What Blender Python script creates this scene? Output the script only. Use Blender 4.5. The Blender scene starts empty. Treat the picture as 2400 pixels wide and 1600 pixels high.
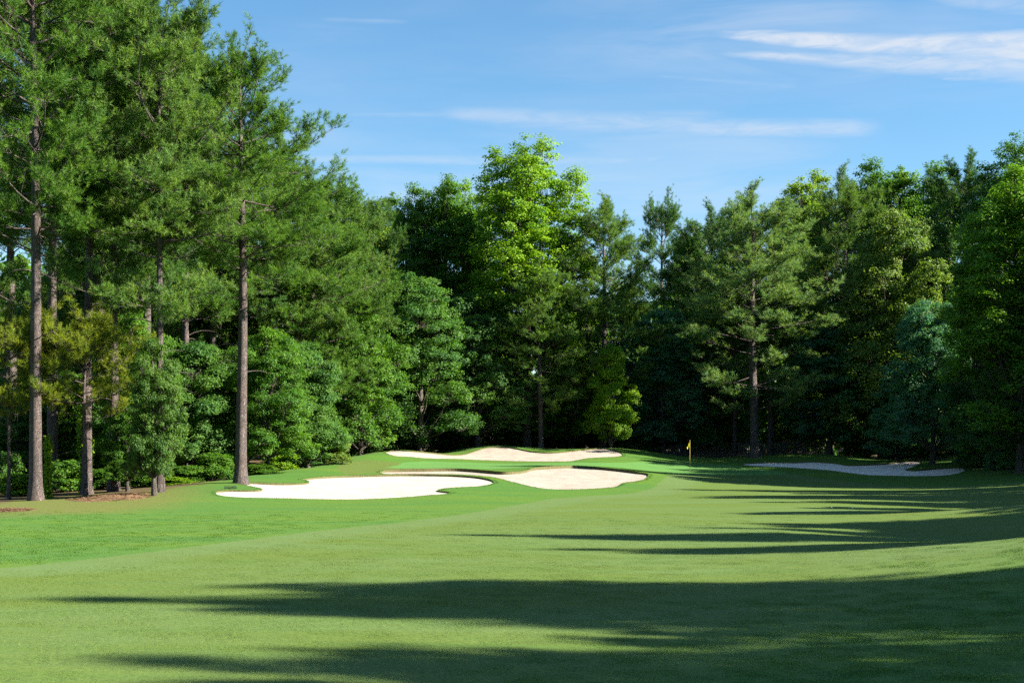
import bpy, math, random
import numpy as np
from mathutils import Vector, Matrix
from mathutils.geometry import delaunay_2d_cdt

# ------------------------------------------------------------------ camera, sky, sun, exposure
SC = bpy.context.scene
COL = SC.collection
F, W, H = 3333.3, 2400.0, 1600.0        # photograph's focal length and size in pixels
VH, ZC = 1010.0, 3.2                    # horizon row, camera height
SUN_EL, SUN_AZ = 30.0, 98.0             # degrees; azimuth clockwise from +Y (the view direction)

cam = bpy.data.cameras.new('camera')
cam.sensor_width = 36.0
cam.lens = F / W * 36.0
cam.shift_y = (VH - H / 2) / W
cam.clip_end = 3000
camo = bpy.data.objects.new('camera', cam)
COL.objects.link(camo)
camo.location = (0, 0, ZC)
camo.rotation_euler = (math.pi / 2, 0, 0)
SC.camera = camo

SC.view_settings.view_transform = 'Standard'
SC.view_settings.look = 'None'
SC.view_settings.gamma = 1.0
SC.view_settings.use_curve_mapping = False
SC.view_settings.exposure = 2.1
SC.render.film_transparent = False
SC.cycles.max_bounces = 5
SC.cycles.diffuse_bounces = 3
SC.cycles.transmission_bounces = 3
SC.cycles.adaptive_threshold = 0.02
SC.cycles.glossy_bounces = 2
SC.cycles.use_denoising = False
SC.cycles.caustics_reflective = False
SC.cycles.caustics_refractive = False


class NT:
    """small node-tree helper"""
    def __init__(self, tree):
        self.t = tree
        self.n = tree.nodes
        self.l = tree.links

    def node(self, typ, ins=None, **kw):
        nd = self.n.new(typ)
        for k, v in kw.items():
            setattr(nd, k, v)
        if ins:
            for k, v in ins.items():
                if v is not None:
                    self.put(nd.inputs[k], v)
        return nd

    def put(self, sock, v):
        if hasattr(v, 'is_output'):
            self.l.new(v, sock)
        else:
            sock.default_value = v

    def m(self, op, a, b=None, c=None, clamp=False):
        nd = self.n.new('ShaderNodeMath')
        nd.operation = op
        nd.use_clamp = clamp
        for i, v in enumerate((a, b, c)):
            if v is not None:
                self.put(nd.inputs[i], v)
        return nd.outputs[0]

    def ss(self, x, lo, hi):
        nd = self.node('ShaderNodeMapRange', interpolation_type='SMOOTHSTEP')
        for k, v in zip((0, 1, 2), (x, lo, hi)):
            self.put(nd.inputs[k], v)
        return nd.outputs[0]

    def noise(self, vec, scale, detail=4, rough=0.55, dist=0.0):
        nd = self.node('ShaderNodeTexNoise', {'Vector': vec, 'Scale': scale, 'Detail': detail,
                                              'Roughness': rough, 'Distortion': dist})
        return nd.outputs[0]

    def mix(self, f, a, b, mode='MIX'):
        nd = self.node('ShaderNodeMix', data_type='RGBA', blend_type=mode)
        self.put(nd.inputs[0], f)
        for i, v in ((6, a), (7, b)):
            if not hasattr(v, 'is_output') and len(v) == 3:
                v = (*v, 1)
            self.put(nd.inputs[i], v)
        return nd.outputs[2]

    def mapping(self, vec, scale=(1, 1, 1), rot=(0, 0, 0), loc=(0, 0, 0)):
        nd = self.node('ShaderNodeMapping', {'Vector': vec})
        nd.inputs['Scale'].default_value = scale
        nd.inputs['Rotation'].default_value = rot
        nd.inputs['Location'].default_value = loc
        return nd.outputs[0]


# world: Nishita sky with thin cirrus
wd = bpy.data.worlds.new('World')
SC.world = wd
wd.use_nodes = True
w = NT(wd.node_tree)
bg = wd.node_tree.nodes['Background']
sky = w.node('ShaderNodeTexSky', sky_type='NISHITA', sun_disc=False)
sky.sun_elevation = math.radians(SUN_EL)
sky.sun_rotation = math.radians(SUN_AZ)
sky.altitude = 200
sky.air_density = 1.0
sky.dust_density = 0.2
sky.ozone_density = 4.0
hs = w.node('ShaderNodeHueSaturation', {'Hue': 0.492, 'Saturation': 1.10, 'Value': 1.0, 'Color': sky.outputs[0]})
tc = w.node('ShaderNodeTexCoord')
sep = w.node('ShaderNodeSeparateXYZ', {0: tc.outputs['Generated']})
dx, dy, dz = sep.outputs
az = w.m('ARCTAN2', dx, dy)                                   # azimuth from the view direction
el = w.m('ARCSINE', dz)
ae = w.node('ShaderNodeCombineXYZ', {0: az, 1: el, 2: 0.0}).outputs[0]
streak = w.noise(w.mapping(ae, (5, 42, 1), (0, 0, 0.03)), 1.0, 7, 0.62, 0.6)
broad = w.noise(w.mapping(ae, (2.2, 11, 1), (0, 0, -0.04), (3.1, 0.4, 0)), 1.0, 4, 0.5, 0.3)
fine = w.noise(w.mapping(ae, (26, 120, 1), (0, 0, 0.05)), 1.0, 6, 0.65, 0.8)
veil = w.m('MULTIPLY', w.ss(broad, 0.36, 0.72), w.ss(streak, 0.25, 0.75))


def wisp(u0, u1, v_a, v_b, half_a, half_b, strength, soft=0.5):
    """a drawn-out cloud between two sky directions (given by azimuth/elevation of its ends)"""
    A0, A1 = math.atan((u0 - 1200) / F), math.atan((u1 - 1200) / F)
    def E(u, v):
        return math.atan((VH - v) / F / math.hypot(1, (u - 1200) / F))
    E0, E1 = E(u0, v_a), E(u1, v_b)
    t = w.m('DIVIDE', w.m('SUBTRACT', az, A0), A1 - A0)
    tcl = w.m('MINIMUM', w.m('MAXIMUM', t, 0.0), 1.0)
    mid = w.m('ADD', w.m('MULTIPLY', tcl, E1 - E0), E0)
    hw = w.m('ADD', w.m('MULTIPLY', tcl, (half_b - half_a) / F), half_a / F)
    wob = w.m('MULTIPLY', w.m('SUBTRACT', streak, 0.5), 0.010)
    d = w.m('DIVIDE', w.m('ABSOLUTE', w.m('SUBTRACT', w.m('ADD', el, wob), mid)), hw)
    body = w.m('SUBTRACT', 1.0, w.ss(d, 1.0 - soft, 1.0 + soft * 0.6))
    ends = w.m('MULTIPLY', w.ss(t, -0.02, 0.16), w.m('SUBTRACT', 1.0, w.ss(t, 0.86, 1.05)))
    tex = w.m('ADD', w.m('MULTIPLY', w.ss(fine, 0.25, 0.7), 0.6), 0.4)
    return w.m('MULTIPLY', w.m('MULTIPLY', w.m('MULTIPLY', body, ends), tex), strength)


cl = w.m('MULTIPLY', veil, 0.45)
for a in ((1630, 2900, 76, 118, 10, 50, 1.0, 0.7), (1640, 2800, 124, 150, 6, 50, 0.75, 1.0),
          (1900, 2750, 150, 160, 10, 26, 0.35, 0.9),
          (1560, 2060, 303, 299, 20, 16, 0.55, 1.0), (1000, 1700, 262, 296, 18, 34, 0.42, 1.0), (600, 1700, 372, 366, 10, 16, 0.35, 1.0),
          (760, 1300, 268, 262, 6, 12, 0.20, 1.0), (740, 960, 48, 56, 5, 6, 0.22, 1.0),
          (2200, 2330, 187, 186, 4, 5, 0.35, 0.9), (2150, 2900, -6, 40, 10, 40, 0.4, 1.0),
          (1500, 1900, 175, 205, 5, 8, 0.2, 1.0)):
    cl = w.m('MAXIMUM', cl, wisp(*a))
skyc = w.mix(w.m('MINIMUM', cl, 0.9), w.mix(1.0, hs.outputs[0], (0.76, 0.80, 0.81), 'MULTIPLY'), (3.2, 3.45, 3.85))
w.put(bg.inputs[0], skyc)
bg.inputs[1].default_value = 0.056

# sun
SV = Vector((math.cos(math.radians(SUN_EL)) * math.sin(math.radians(SUN_AZ)),
             math.cos(math.radians(SUN_EL)) * math.cos(math.radians(SUN_AZ)),
             math.sin(math.radians(SUN_EL))))
sl = bpy.data.lights.new('sun', 'SUN')
sl.energy = 5.0
sl.angle = math.radians(0.53)
sl.color = (1.0, 0.93, 0.79)
slo = bpy.data.objects.new('sun', sl)
COL.objects.link(slo)
slo.rotation_euler = SV.to_track_quat('Z', 'Y').to_euler()

RNG = np.random.default_rng(7)
random.seed(7)


# ------------------------------------------------------------------ mesh helpers
def mesh_from(name, V, T, attrs=None, mat=None, smooth=False, midx=None):
    me = bpy.data.meshes.new(name)
    V = np.ascontiguousarray(V, dtype=np.float32)
    T = np.ascontiguousarray(T, dtype=np.int32)
    me.vertices.add(len(V))
    me.vertices.foreach_set('co', V.ravel())
    me.loops.add(T.size)
    me.loops.foreach_set('vertex_index', T.ravel())
    me.polygons.add(len(T))
    k = T.shape[1]
    me.polygons.foreach_set('loop_start', np.arange(0, T.size, k, dtype=np.int32))
    if midx is not None:
        me.polygons.foreach_set('material_index', np.ascontiguousarray(midx, dtype=np.int32))
    me.polygons.foreach_set('use_smooth', np.full(len(T), smooth, dtype=bool))
    for an, av in (attrs or {}).items():
        at = me.attributes.new(an, 'FLOAT', 'POINT')
        at.data.foreach_set('value', np.ascontiguousarray(av, dtype=np.float32))
    me.update(calc_edges=True)
    for m_ in (mat if isinstance(mat, (list, tuple)) else [mat]):
        if m_ is not None:
            me.materials.append(m_)
    return me


def obj(name, me, parent=None, label=None, cat=None, group=None, kind=None, loc=(0, 0, 0)):
    o = bpy.data.objects.new(name, me)
    COL.objects.link(o)
    o.location = loc
    o.parent = parent
    tag(o, label, cat, group, kind)
    return o


def tag(o, label=None, cat=None, group=None, kind=None):
    for k, v in (('label', label), ('category', cat), ('group', group), ('kind', kind)):
        if v:
            o[k] = v
    return o


def norm(a):
    return a / np.maximum(np.linalg.norm(a, axis=-1, keepdims=True), 1e-9)


def rand_unit(r, n):
    return norm(r.normal(size=(n, 3)))


def tubes(P, R, sides, cap=False):
    """P (B,N,3) polylines, R (B,N) radii -> V, T (triangles)"""
    P = np.asarray(P, float)
    R = np.asarray(R, float)
    B, N, _ = P.shape
    tan = norm(np.gradient(P, axis=1))
    ref = np.where(np.abs(tan[..., 2:3]) > 0.9, np.array([1.0, 0, 0]), np.array([0, 0, 1.0]))
    if N:
        ref = np.repeat(ref[:, :1], N, axis=1)
    n1 = norm(np.cross(tan, ref))
    n2 = np.cross(tan, n1)
    a = np.arange(sides) / sides * 2 * np.pi
    V = (P[:, :, None] + R[:, :, None, None] * (np.cos(a)[None, None, :, None] * n1[:, :, None]
                                                 + np.sin(a)[None, None, :, None] * n2[:, :, None]))
    V = V.reshape(-1, 3)
    b, i, k = np.meshgrid(np.arange(B), np.arange(N - 1), np.arange(sides), indexing='ij')
    k2 = (k + 1) % sides
    q = lambda ii, kk: (b * N + ii) * sides + kk
    v0, v1, v2, v3 = q(i, k), q(i, k2), q(i + 1, k2), q(i + 1, k)
    T = np.concatenate([np.stack([v0, v1, v2], -1).reshape(-1, 3), np.stack([v0, v2, v3], -1).reshape(-1, 3)])
    return V, T


def join(parts):
    Vs, Ts, off = [], [], 0
    for V, T in parts:
        Vs.append(V)
        Ts.append(T + off)
        off += len(V)
    return np.concatenate(Vs), np.concatenate(Ts)


def box(cx, cy, cz, sx, sy, sz):
    V = np.array([[x, y, z] for x in (-.5, .5) for y in (-.5, .5) for z in (-.5, .5)]) * (sx, sy, sz) + (cx, cy, cz)
    Q = [(0, 1, 3, 2), (4, 6, 7, 5), (0, 4, 5, 1), (2, 3, 7, 6), (0, 2, 6, 4), (1, 5, 7, 3)]
    T = np.array([t for q in Q for t in ((q[0], q[1], q[2]), (q[0], q[2], q[3]))])
    return V, T


# ------------------------------------------------------------------ materials
def material(name):
    m_ = bpy.data.materials.new(name)
    m_.use_nodes = True
    t = NT(m_.node_tree)
    return m_, t, m_.node_tree.nodes['Principled BSDF'], m_.node_tree.nodes['Material Output']


def leaf_material(name, trans, rough, spread):
    m_, t, p, out = material(name)
    oi = t.node('ShaderNodeObjectInfo')
    at = t.node('ShaderNodeAttribute', attribute_name='rnd')
    v = at.outputs['Fac']
    oc = oi.outputs['Color']
    warm = t.mix(1.0, oc, (1.50, 1.20, 0.75), 'MULTIPLY')
    cool = t.mix(1.0, oc, (0.70, 0.80, 1.05), 'MULTIPLY')
    c = t.mix(t.ss(v, 0.5 - spread, 0.5 + spread), cool, warm)
    p.inputs['Roughness'].default_value = rough
    p.inputs['Specular IOR Level'].default_value = 0.16
    t.put(p.inputs['Base Color'], c)
    tr = t.node('ShaderNodeBsdfTranslucent', {'Color': t.mix(1.0, c, (1.35, 1.45, 0.55), 'MULTIPLY')})
    ms = t.node('ShaderNodeMixShader', {0: trans, 1: p.outputs[0], 2: tr.outputs[0]})
    t.l.new(ms.outputs[0], out.inputs['Surface'])
    return m_


M_LEAF = leaf_material('broad_leaves', 0.42, 0.45, 0.55)
M_NEEDLE = leaf_material('pine_needles', 0.30, 0.5, 0.55)


def bark_material(name, c0, c1, c2, sc, zs, depth):
    m_, t, p, out = material(name)
    tcn = t.node('ShaderNodeTexCoord')
    ob = tcn.outputs['Object']
    vec = t.mapping(ob, (1, 1, zs))
    n1 = t.noise(vec, sc * 0.6, 3, 0.6)
    wv = t.node('ShaderNodeVectorMath', {0: vec, 1: t.node('ShaderNodeTexNoise', {'Vector': vec, 'Scale': sc}).outputs['Color']}, operation='ADD').outputs[0]
    vo = t.node('ShaderNodeTexVoronoi', {'Vector': wv, 'Scale': sc}, feature='DISTANCE_TO_EDGE').outputs['Distance']
    crack = t.ss(vo, 0.02, 0.22)
    big = t.noise(ob, 0.7, 3, 0.5)
    c = t.mix(crack, c0, t.mix(t.ss(n1, 0.35, 0.68), c1, c2))
    c = t.mix(t.ss(big, 0.35, 0.75), c, t.mix(1.0, c, (1.25, 1.12, 1.02), 'MULTIPLY'))
    t.put(p.inputs['Base Color'], c)
    p.inputs['Roughness'].default_value = 0.85
    h = t.m('ADD', crack, t.m('MULTIPLY', n1, 0.6))
    bp = t.node('ShaderNodeBump', {'Strength': 0.9, 'Distance': depth, 'Height': h})
    t.l.new(bp.outputs[0], p.inputs['Normal'])
    return m_


M_PBARK = bark_material('pine_bark', (0.034, 0.026, 0.025), (0.098, 0.074, 0.071), (0.20, 0.162, 0.156), 9.0, 0.35, 0.05)
M_DBARK = bark_material('hardwood_bark', (0.04, 0.035, 0.028), (0.10, 0.085, 0.07), (0.19, 0.17, 0.145), 14.0, 0.25, 0.03)


def ground_material(blade=None):
    m_, t, p, out = material('turf' if not blade else blade + '_blades')
    geo = t.node('ShaderNodeNewGeometry')
    pos = geo.outputs['Position']
    A = (lambda nm: t.node('ShaderNodeAttribute', attribute_name=nm).outputs['Fac']) if not blade else (lambda nm: 8.0 if nm == blade else -8.0)
    n_big = t.noise(pos, 0.11, 4, 0.6)
    n_mid = t.noise(pos, 0.9, 4, 0.6)
    n_fine = t.noise(pos, 9.0, 5, 0.7)
    n_blade = t.noise(t.mapping(pos, (1, 1, 1)), 60.0, 3, 0.75)
    n_str = t.noise(t.mapping(pos, (0.35, 2.6, 1), (0, 0, 0.35)), 1.0, 4, 0.6)   # mower swaths
    wob = t.m('MULTIPLY', t.m('SUBTRACT', n_mid, 0.5), 0.9)
    wobs = t.m('MULTIPLY', t.m('SUBTRACT', n_fine, 0.5), 0.25)
    fair = t.ss(t.m('ADD', A('fairway'), t.m('ADD', t.m('MULTIPLY', wob, 0.5), wobs)), -0.12, 0.12)
    grn = t.ss(t.m('ADD', A('green'), t.m('MULTIPLY', wob, 0.4)), -0.15, 0.15)
    fr = t.ss(t.m('ADD', A('apron'), t.m('MULTIPLY', wob, 0.4)), -0.15, 0.15)
    cut = t.m('MULTIPLY', fair, t.m('SUBTRACT', 1.0, t.ss(t.m('ADD', A('fairway'), wob), 1.4, 2.6)))
    cut = t.m('MULTIPLY', cut, t.m('SUBTRACT', 1.0, t.ss(A('bank'), -4.0, 0.0)))
    straw = t.ss(t.m('ADD', A('straw'), t.m('ADD', t.m('MULTIPLY', wob, 3.0), t.m('MULTIPLY', wobs, 3.0))), -0.3, 1.2)
    dry = t.ss(t.m('ADD', A('dry'), t.m('MULTIPLY', wob, 3.0)), -1.5, 2.5)
    n_sw = t.noise(t.mapping(pos, (0.10, 0.34, 1), (0, 0, -0.45)), 1.0, 3, 0.5, 0.5)        # broad swaths of growth
    n_sw2 = t.noise(t.mapping(pos, (0.22, 1.1, 1), (0, 0, -0.30), (7, 3, 0)), 1.0, 4, 0.6, 0.4)
    n_gr = t.noise(pos, 22.0, 3, 0.8)
    # rough
    c = t.mix(t.ss(n_sw, 0.34, 0.66), (0.058, 0.156, 0.024), (0.086, 0.172, 0.018))
    c = t.mix(t.m('MULTIPLY', t.ss(n_sw2, 0.45, 0.75), 0.6), c, (0.062, 0.150, 0.034))
    c = t.mix(t.m('MULTIPLY', t.ss(n_mid, 0.5, 0.8), 0.4), c, (0.100, 0.165, 0.026))
    # fairway
    cf = t.mix(t.ss(n_sw, 0.33, 0.68), (0.096, 0.148, 0.022), (0.104, 0.168, 0.046))
    cf = t.mix(t.m('MULTIPLY', t.ss(n_sw2, 0.40, 0.72), 0.7), cf, (0.078, 0.148, 0.028))
    cf = t.mix(t.m('MULTIPLY', t.ss(n_str, 0.45, 0.8), 0.5), cf, (0.115, 0.168, 0.040))
    cf = t.mix(t.m('MULTIPLY', t.ss(n_mid, 0.55, 0.85), 0.45), cf, (0.128, 0.158, 0.028))
    bank = t.ss(t.m('ADD', A('bank'), t.m('MULTIPLY', wob, 5.0)), -2.5, 4.0)
    c = t.mix(t.m('MULTIPLY', fair, t.m('SUBTRACT', 1.0, t.m('MULTIPLY', bank, 0.75))), c, cf)
    c = t.mix(t.m('MULTIPLY', cut, 0.55), c, (0.112, 0.178, 0.062))
    # collar strip and putting green
    c = t.mix(fr, c, t.mix(n_mid, (0.085, 0.140, 0.028), (0.115, 0.150, 0.034)))
    cg = t.mix(t.ss(n_mid, 0.3, 0.7), (0.088, 0.222, 0.055), (0.105, 0.236, 0.060))
    c = t.mix(grn, c, cg)
    # worn, dry and needle-strewn soil by the trees
    c = t.mix(t.m('MULTIPLY', dry, 0.75), c, t.mix(n_fine, (0.11, 0.125, 0.025), (0.17, 0.145, 0.05)))
    c = t.mix(straw, c, t.mix(t.ss(n_fine, 0.3, 0.7), (0.060, 0.042, 0.022), (0.15, 0.092, 0.05)))
    c = t.mix(t.m('MULTIPLY', t.ss(n_blade, 0.35, 0.75), 0.35), c, t.mix(1.0, c, (0.55, 0.6, 0.5), 'MULTIPLY'))
    c = t.mix(t.ss(n_gr, 0.30, 0.72), t.mix(1.0, c, (0.72, 0.76, 0.74), 'MULTIPLY'), t.mix(1.0, c, (1.22, 1.18, 1.2), 'MULTIPLY'))
    c = t.mix(t.ss(n_fine, 0.3, 0.7), t.mix(1.0, c, (0.86, 0.88, 0.88), 'MULTIPLY'), t.mix(1.0, c, (1.12, 1.10, 1.1), 'MULTIPLY'))
    # light sparkle of the grass blades, painted as pale specks
    vo = t.node('ShaderNodeTexVoronoi', {'Vector': pos, 'Scale': 3.2})
    speck = t.m('MULTIPLY', t.m('SUBTRACT', 1.0, t.ss(vo.outputs['Distance'], 0.02, 0.06)),
                t.ss(t.noise(pos, 0.5, 2), 0.5, 0.7))
    c = t.mix(t.m('MULTIPLY', speck, 0.6), c, (0.5, 0.5, 0.3))
    t.put(p.inputs['Base Color'], t.mix(1.0, c, (0.83, 0.83, 0.83), 'MULTIPLY'))
    p.inputs['Roughness'].default_value = 0.75
    p.inputs['Specular IOR Level'].default_value = 0.05
    p.inputs['Sheen Weight'].default_value = 0.03
    p.inputs['Sheen Roughness'].default_value = 0.5
    t.put(p.inputs['Sheen Tint'], (0.85, 0.95, 0.6, 1))
    if blade:
        nz = t.node('ShaderNodeVectorMath', {0: geo.outputs['Normal'], 1: (0.0, 0.0, 2.2)}, operation='ADD').outputs[0]
        t.l.new(t.node('ShaderNodeVectorMath', {0: nz}, operation='NORMALIZE').outputs[0], p.inputs['Normal'])
        rv = t.node('ShaderNodeAttribute', attribute_name='rnd').outputs['Fac']
        t.put(p.inputs['Base Color'], t.mix(rv, t.mix(1.0, c, (0.94, 0.96, 0.88), 'MULTIPLY'), t.mix(1.0, c, (1.50, 1.46, 1.28), 'MULTIPLY')))
        return m_
    amp = t.m('ADD', 0.35, t.m('MULTIPLY', t.m('SUBTRACT', 1.0, t.m('MAXIMUM', fair, grn)), 0.65))
    hgt = t.m('ADD', t.m('MULTIPLY', n_blade, 0.012), t.m('ADD', t.m('MULTIPLY', n_fine, 0.02), t.m('MULTIPLY', n_mid, 0.05)))
    bp = t.node('ShaderNodeBump', {'Strength': t.m('MULTIPLY', amp, 0.8), 'Distance': 1.0, 'Height': hgt})
    t.l.new(bp.outputs[0], p.inputs['Normal'])
    return m_


def lip_material():
    m_, t, p, out = material('bunker_lip_thatch')
    pos = t.node('ShaderNodeNewGeometry').outputs['Position']
    n = t.noise(t.mapping(pos, (1, 1, 0.4)), 12.0, 4, 0.7)
    t.put(p.inputs['Base Color'], t.mix(t.ss(n, 0.3, 0.7), (0.05, 0.075, 0.016), (0.12, 0.085, 0.04)))
    p.inputs['Roughness'].default_value = 0.95
    bp = t.node('ShaderNodeBump', {'Strength': 0.8, 'Distance': 0.05, 'Height': n})
    t.l.new(bp.outputs[0], p.inputs['Normal'])
    return m_


def sand_material(name, ca, cb):
    m_, t, p, out = material(name)
    pos = t.node('ShaderNodeNewGeometry').outputs['Position']
    n = t.noise(pos, 0.55, 4, 0.6)
    nf = t.noise(pos, 25.0, 4, 0.7)
    rk = t.noise(t.mapping(pos, (0.6, 9.0, 1), (0, 0, 0.5)), 1.0, 4, 0.6, 0.4)       # rake furrows
    c = t.mix(t.ss(n, 0.3, 0.7), ca, cb)
    c = t.mix(t.m('MULTIPLY', t.ss(nf, 0.55, 0.8), 0.25), c, (0.26, 0.21, 0.16))
    t.put(p.inputs['Base Color'], c)
    p.inputs['Roughness'].default_value = 0.9
    p.inputs['Specular IOR Level'].default_value = 0.15
    ft = t.node('ShaderNodeTexVoronoi', {'Vector': pos, 'Scale': 1.6}, feature='SMOOTH_F1').outputs['Distance']
    h = t.m('ADD', t.m('ADD', t.m('MULTIPLY', rk, 0.08), t.m('MULTIPLY', ft, 0.07)), t.m('ADD', t.m('MULTIPLY', nf, 0.012), t.m('MULTIPLY', n, 0.10)))
    bp = t.node('ShaderNodeBump', {'Strength': 0.6, 'Distance': 1.0, 'Height': h})
    t.l.new(bp.outputs[0], p.inputs['Normal'])
    return m_


def plain(name, c, rough=0.6, noise=0.0, metal=0.0):
    m_, t, p, out = material(name)
    ob = t.node('ShaderNodeTexCoord').outputs['Object']
    n = t.noise(ob, 14.0, 3, 0.6)
    t.put(p.inputs['Base Color'], t.mix(t.m('MULTIPLY', n, noise), c, tuple(x * 0.45 for x in c)))
    p.inputs['Roughness'].default_value = rough
    p.inputs['Metallic'].default_value = metal
    return m_


M_TURF = ground_material()
M_LIP = lip_material()
M_SAND_GLARE = sand_material('glare_sand', (0.35, 0.32, 0.28), (0.40, 0.37, 0.33))  # left bunker: its overexposed glare is put into the sand colour
M_SANDR = sand_material('shade_lifted_sand', (0.70, 0.60, 0.54), (0.78, 0.69, 0.63))  # right bunker: sand colour lightened to stand for open-shade light
M_SAND = sand_material('cream_sand', (0.28, 0.240, 0.205), (0.33, 0.285, 0.245))

# ------------------------------------------------------------------ terrain
def wp(u, v, D):
    return ((u - 1200) / F * D, D, ZC - (v - VH) / F * D)


CP = []
for y in (-30, 5, 18, 30, 42, 54):                       # fairway floor
    for x in (-60, -30, -16, -8, 0, 5):
        CP.append((x, y, 0.10 if x < -40 else 0.0))
for x, z in ((10, 0.42), (14, 1.0), (20, 1.9), (30, 2.7), (45, 3.2), (80, 4.0)):   # bank to the right
    for y in (-30, 5, 20, 32):
        CP.append((x, y, z * (0.55 if y == 20 and x == 10 else 1.0)))
    CP.append((x + 6, 50, z * 0.75))
CP += [(8, 45, .05), (10, 58, .0), (16, 64, .05), (18, 75, .02), (12, 84, .12)]
CP += [wp(*a) for a in (
    (84, 1172, 65), (-300, 1185, 64), (268, 1151, 71), (368, 1162, 66), (500, 1190, 60), (800, 1200, 57),
    (1100, 1190, 60), (1300, 1168, 67), (1480, 1158, 72),
    # crest of the green complex, left to right
    (510, 1130, 73), (600, 1113, 78), (680, 1099, 84), (760, 1085, 90), (840, 1067, 98), (900, 1057, 103), (930, 1054, 106),
    (1000, 1062, 111), (1040, 1063, 113), (1090, 1050, 116), (1170, 1043, 118), (1250, 1053, 119), (1330, 1057, 120), (1400, 1050, 120),
    (1440, 1049, 120), (1480, 1055, 121), (1540, 1065, 122), (1640, 1075, 122), (1720, 1070, 121), (1850, 1064, 120), (1930, 1064, 119),
    (2000, 1070, 118), (2060, 1078, 116), (2160, 1075, 114), (2300, 1071, 110), (2400, 1066, 107), (2600, 1050, 106),
    # back bunker
    (905, 1060, 104), (1088, 1066, 110), (1088, 1076, 106), (1160, 1050, 114), (1266, 1081, 105), (1281, 1061, 112), (1415, 1051, 116),
    (1458, 1066, 112), (1350, 1078, 106), (984, 1072, 103),
    # green
    (950, 1083, 97), (1050, 1087, 98), (1200, 1090, 99), (1400, 1090, 101), (1550, 1085, 108), (1617, 1101, 104), (1560, 1108, 98),
    (1845, 1107, 100), (1700, 1108, 100), (1650, 1083, 113), (1750, 1095, 106),
    # middle bunker
    (891, 1108, 84), (900, 1105, 86), (1058, 1102, 88), (1177, 1110, 86), (1326, 1096, 92), (1415, 1100, 92), (1520, 1112, 88),
    (1445, 1139, 78), (1326, 1147, 75), (1192, 1127, 79), (1088, 1112, 83),
    # left bunker
    (505, 1156, 67), (560, 1132, 72), (615, 1149, 69), (640, 1135, 73), (708, 1124, 76), (800, 1117, 79), (880, 1115, 80), (1000, 1114, 81), (1120, 1120, 80),
    (1158, 1130, 77), (1025, 1150, 71), (820, 1170, 66), (570, 1166, 66), (1000, 1160, 68),
    # right bunker
    (1737, 1088, 108), (1860, 1084, 110), (1966, 1087, 108), (2146, 1081, 109), (2122, 1101, 102), (2227, 1097, 103), (2262, 1101, 101),
    (2140, 1115, 96), (1950, 1103, 100), (2000, 1135, 88), (2200, 1140, 84), (2400, 1127, 82), (2400, 1200, 58), (2400, 1260, 45), (2306, 1104, 97),
)]
# behind the crest the land falls off into the wood
for u, D, z in ((300, 80, .1), (430, 80, .1), (560, 88, .1), (700, 100, .1), (820, 108, .2), (900, 118, .3), (1100, 129, .4), (1300, 131, .4), (1500, 131, .3),
                (1700, 130, .4), (1900, 129, .4), (2100, 124, .5), (2300, 120, 1.3)):
    CP.append(((u - 1200) / F * D, D, z))
for x in (-80, -45, -15, 15, 45, 90):
    for y in (150, 200):
        CP.append((x, y, 0.5 + max(0, x - 20) * 0.03))
for y in (80, 110):
    CP += [(-60, y, .3), (-90, y, .5), (60, y, 3.0), (90, y, 4.0)]
CP = np.array(CP)


def tps_k(d2):
    return 0.5 * d2 * np.log(np.maximum(d2, 1e-9))


def tps_fit(P, lam=0.6):
    n = len(P)
    d2 = ((P[:, None, :2] - P[None, :, :2]) ** 2).sum(-1)
    K = tps_k(d2) + lam * np.eye(n)
    Q = np.c_[np.ones(n), P[:, :2]]
    A = np.block([[K, Q], [Q.T, np.zeros((3, 3))]])
    return np.linalg.solve(A, np.r_[P[:, 2], 0, 0, 0])


TW = tps_fit(CP)


def base_h(x, y):
    x = np.asarray(x, float)
    y = np.asarray(y, float)
    sh = x.shape
    xf, yf = np.clip(x.ravel(), -95, 95), np.clip(y.ravel(), -32, 205)
    out = np.empty(len(xf))
    n = len(CP)
    for s in range(0, len(xf), 20000):
        xs, ys = xf[s:s + 20000], yf[s:s + 20000]
        d2 = (xs[:, None] - CP[None, :, 0]) ** 2 + (ys[:, None] - CP[None, :, 1]) ** 2
        out[s:s + 20000] = tps_k(d2) @ TW[:n] + TW[n] + TW[n + 1] * xs + TW[n + 2] * ys
    out += 0.05 * np.sin(xf * 0.31 + 1.0) * np.sin(yf * 0.27) * np.clip(1 - np.abs(yf - 30) / 30, 0, 1)
    return out.reshape(sh)


def hit(u, v, d0=12.0, d1=126.0):
    """where the sight line through photo pixel (u, v) meets the ground: used once, to lay the course out on the ground"""
    D = np.arange(d0, d1, 0.1)
    x = (u - 1200) / F * D
    z = ZC - (v - VH) / F * D
    g = base_h(x, D)
    k = np.nonzero(z <= g)[0]
    i = k[0] if len(k) else int(np.argmin(z - g))
    return x[i], D[i]


def pts(L, **k):
    return np.array([hit(u, v, **k) for u, v in L])


def resample(P, step):
    """closed polyline, Catmull-Rom smoothed"""
    n = len(P)
    out = []
    for i in range(n):
        p0, p1, p2, p3 = P[i - 1], P[i], P[(i + 1) % n], P[(i + 2) % n]
        m = max(1, int(np.linalg.norm(p2 - p1) / step))
        for k in range(m):
            t = k / m
            out.append(0.5 * ((2 * p1) + (p2 - p0) * t + (2 * p0 - 5 * p1 + 4 * p2 - p3) * t * t + (3 * p1 - p0 - 3 * p2 + p3) * t ** 3))
    return np.array(out)


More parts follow.
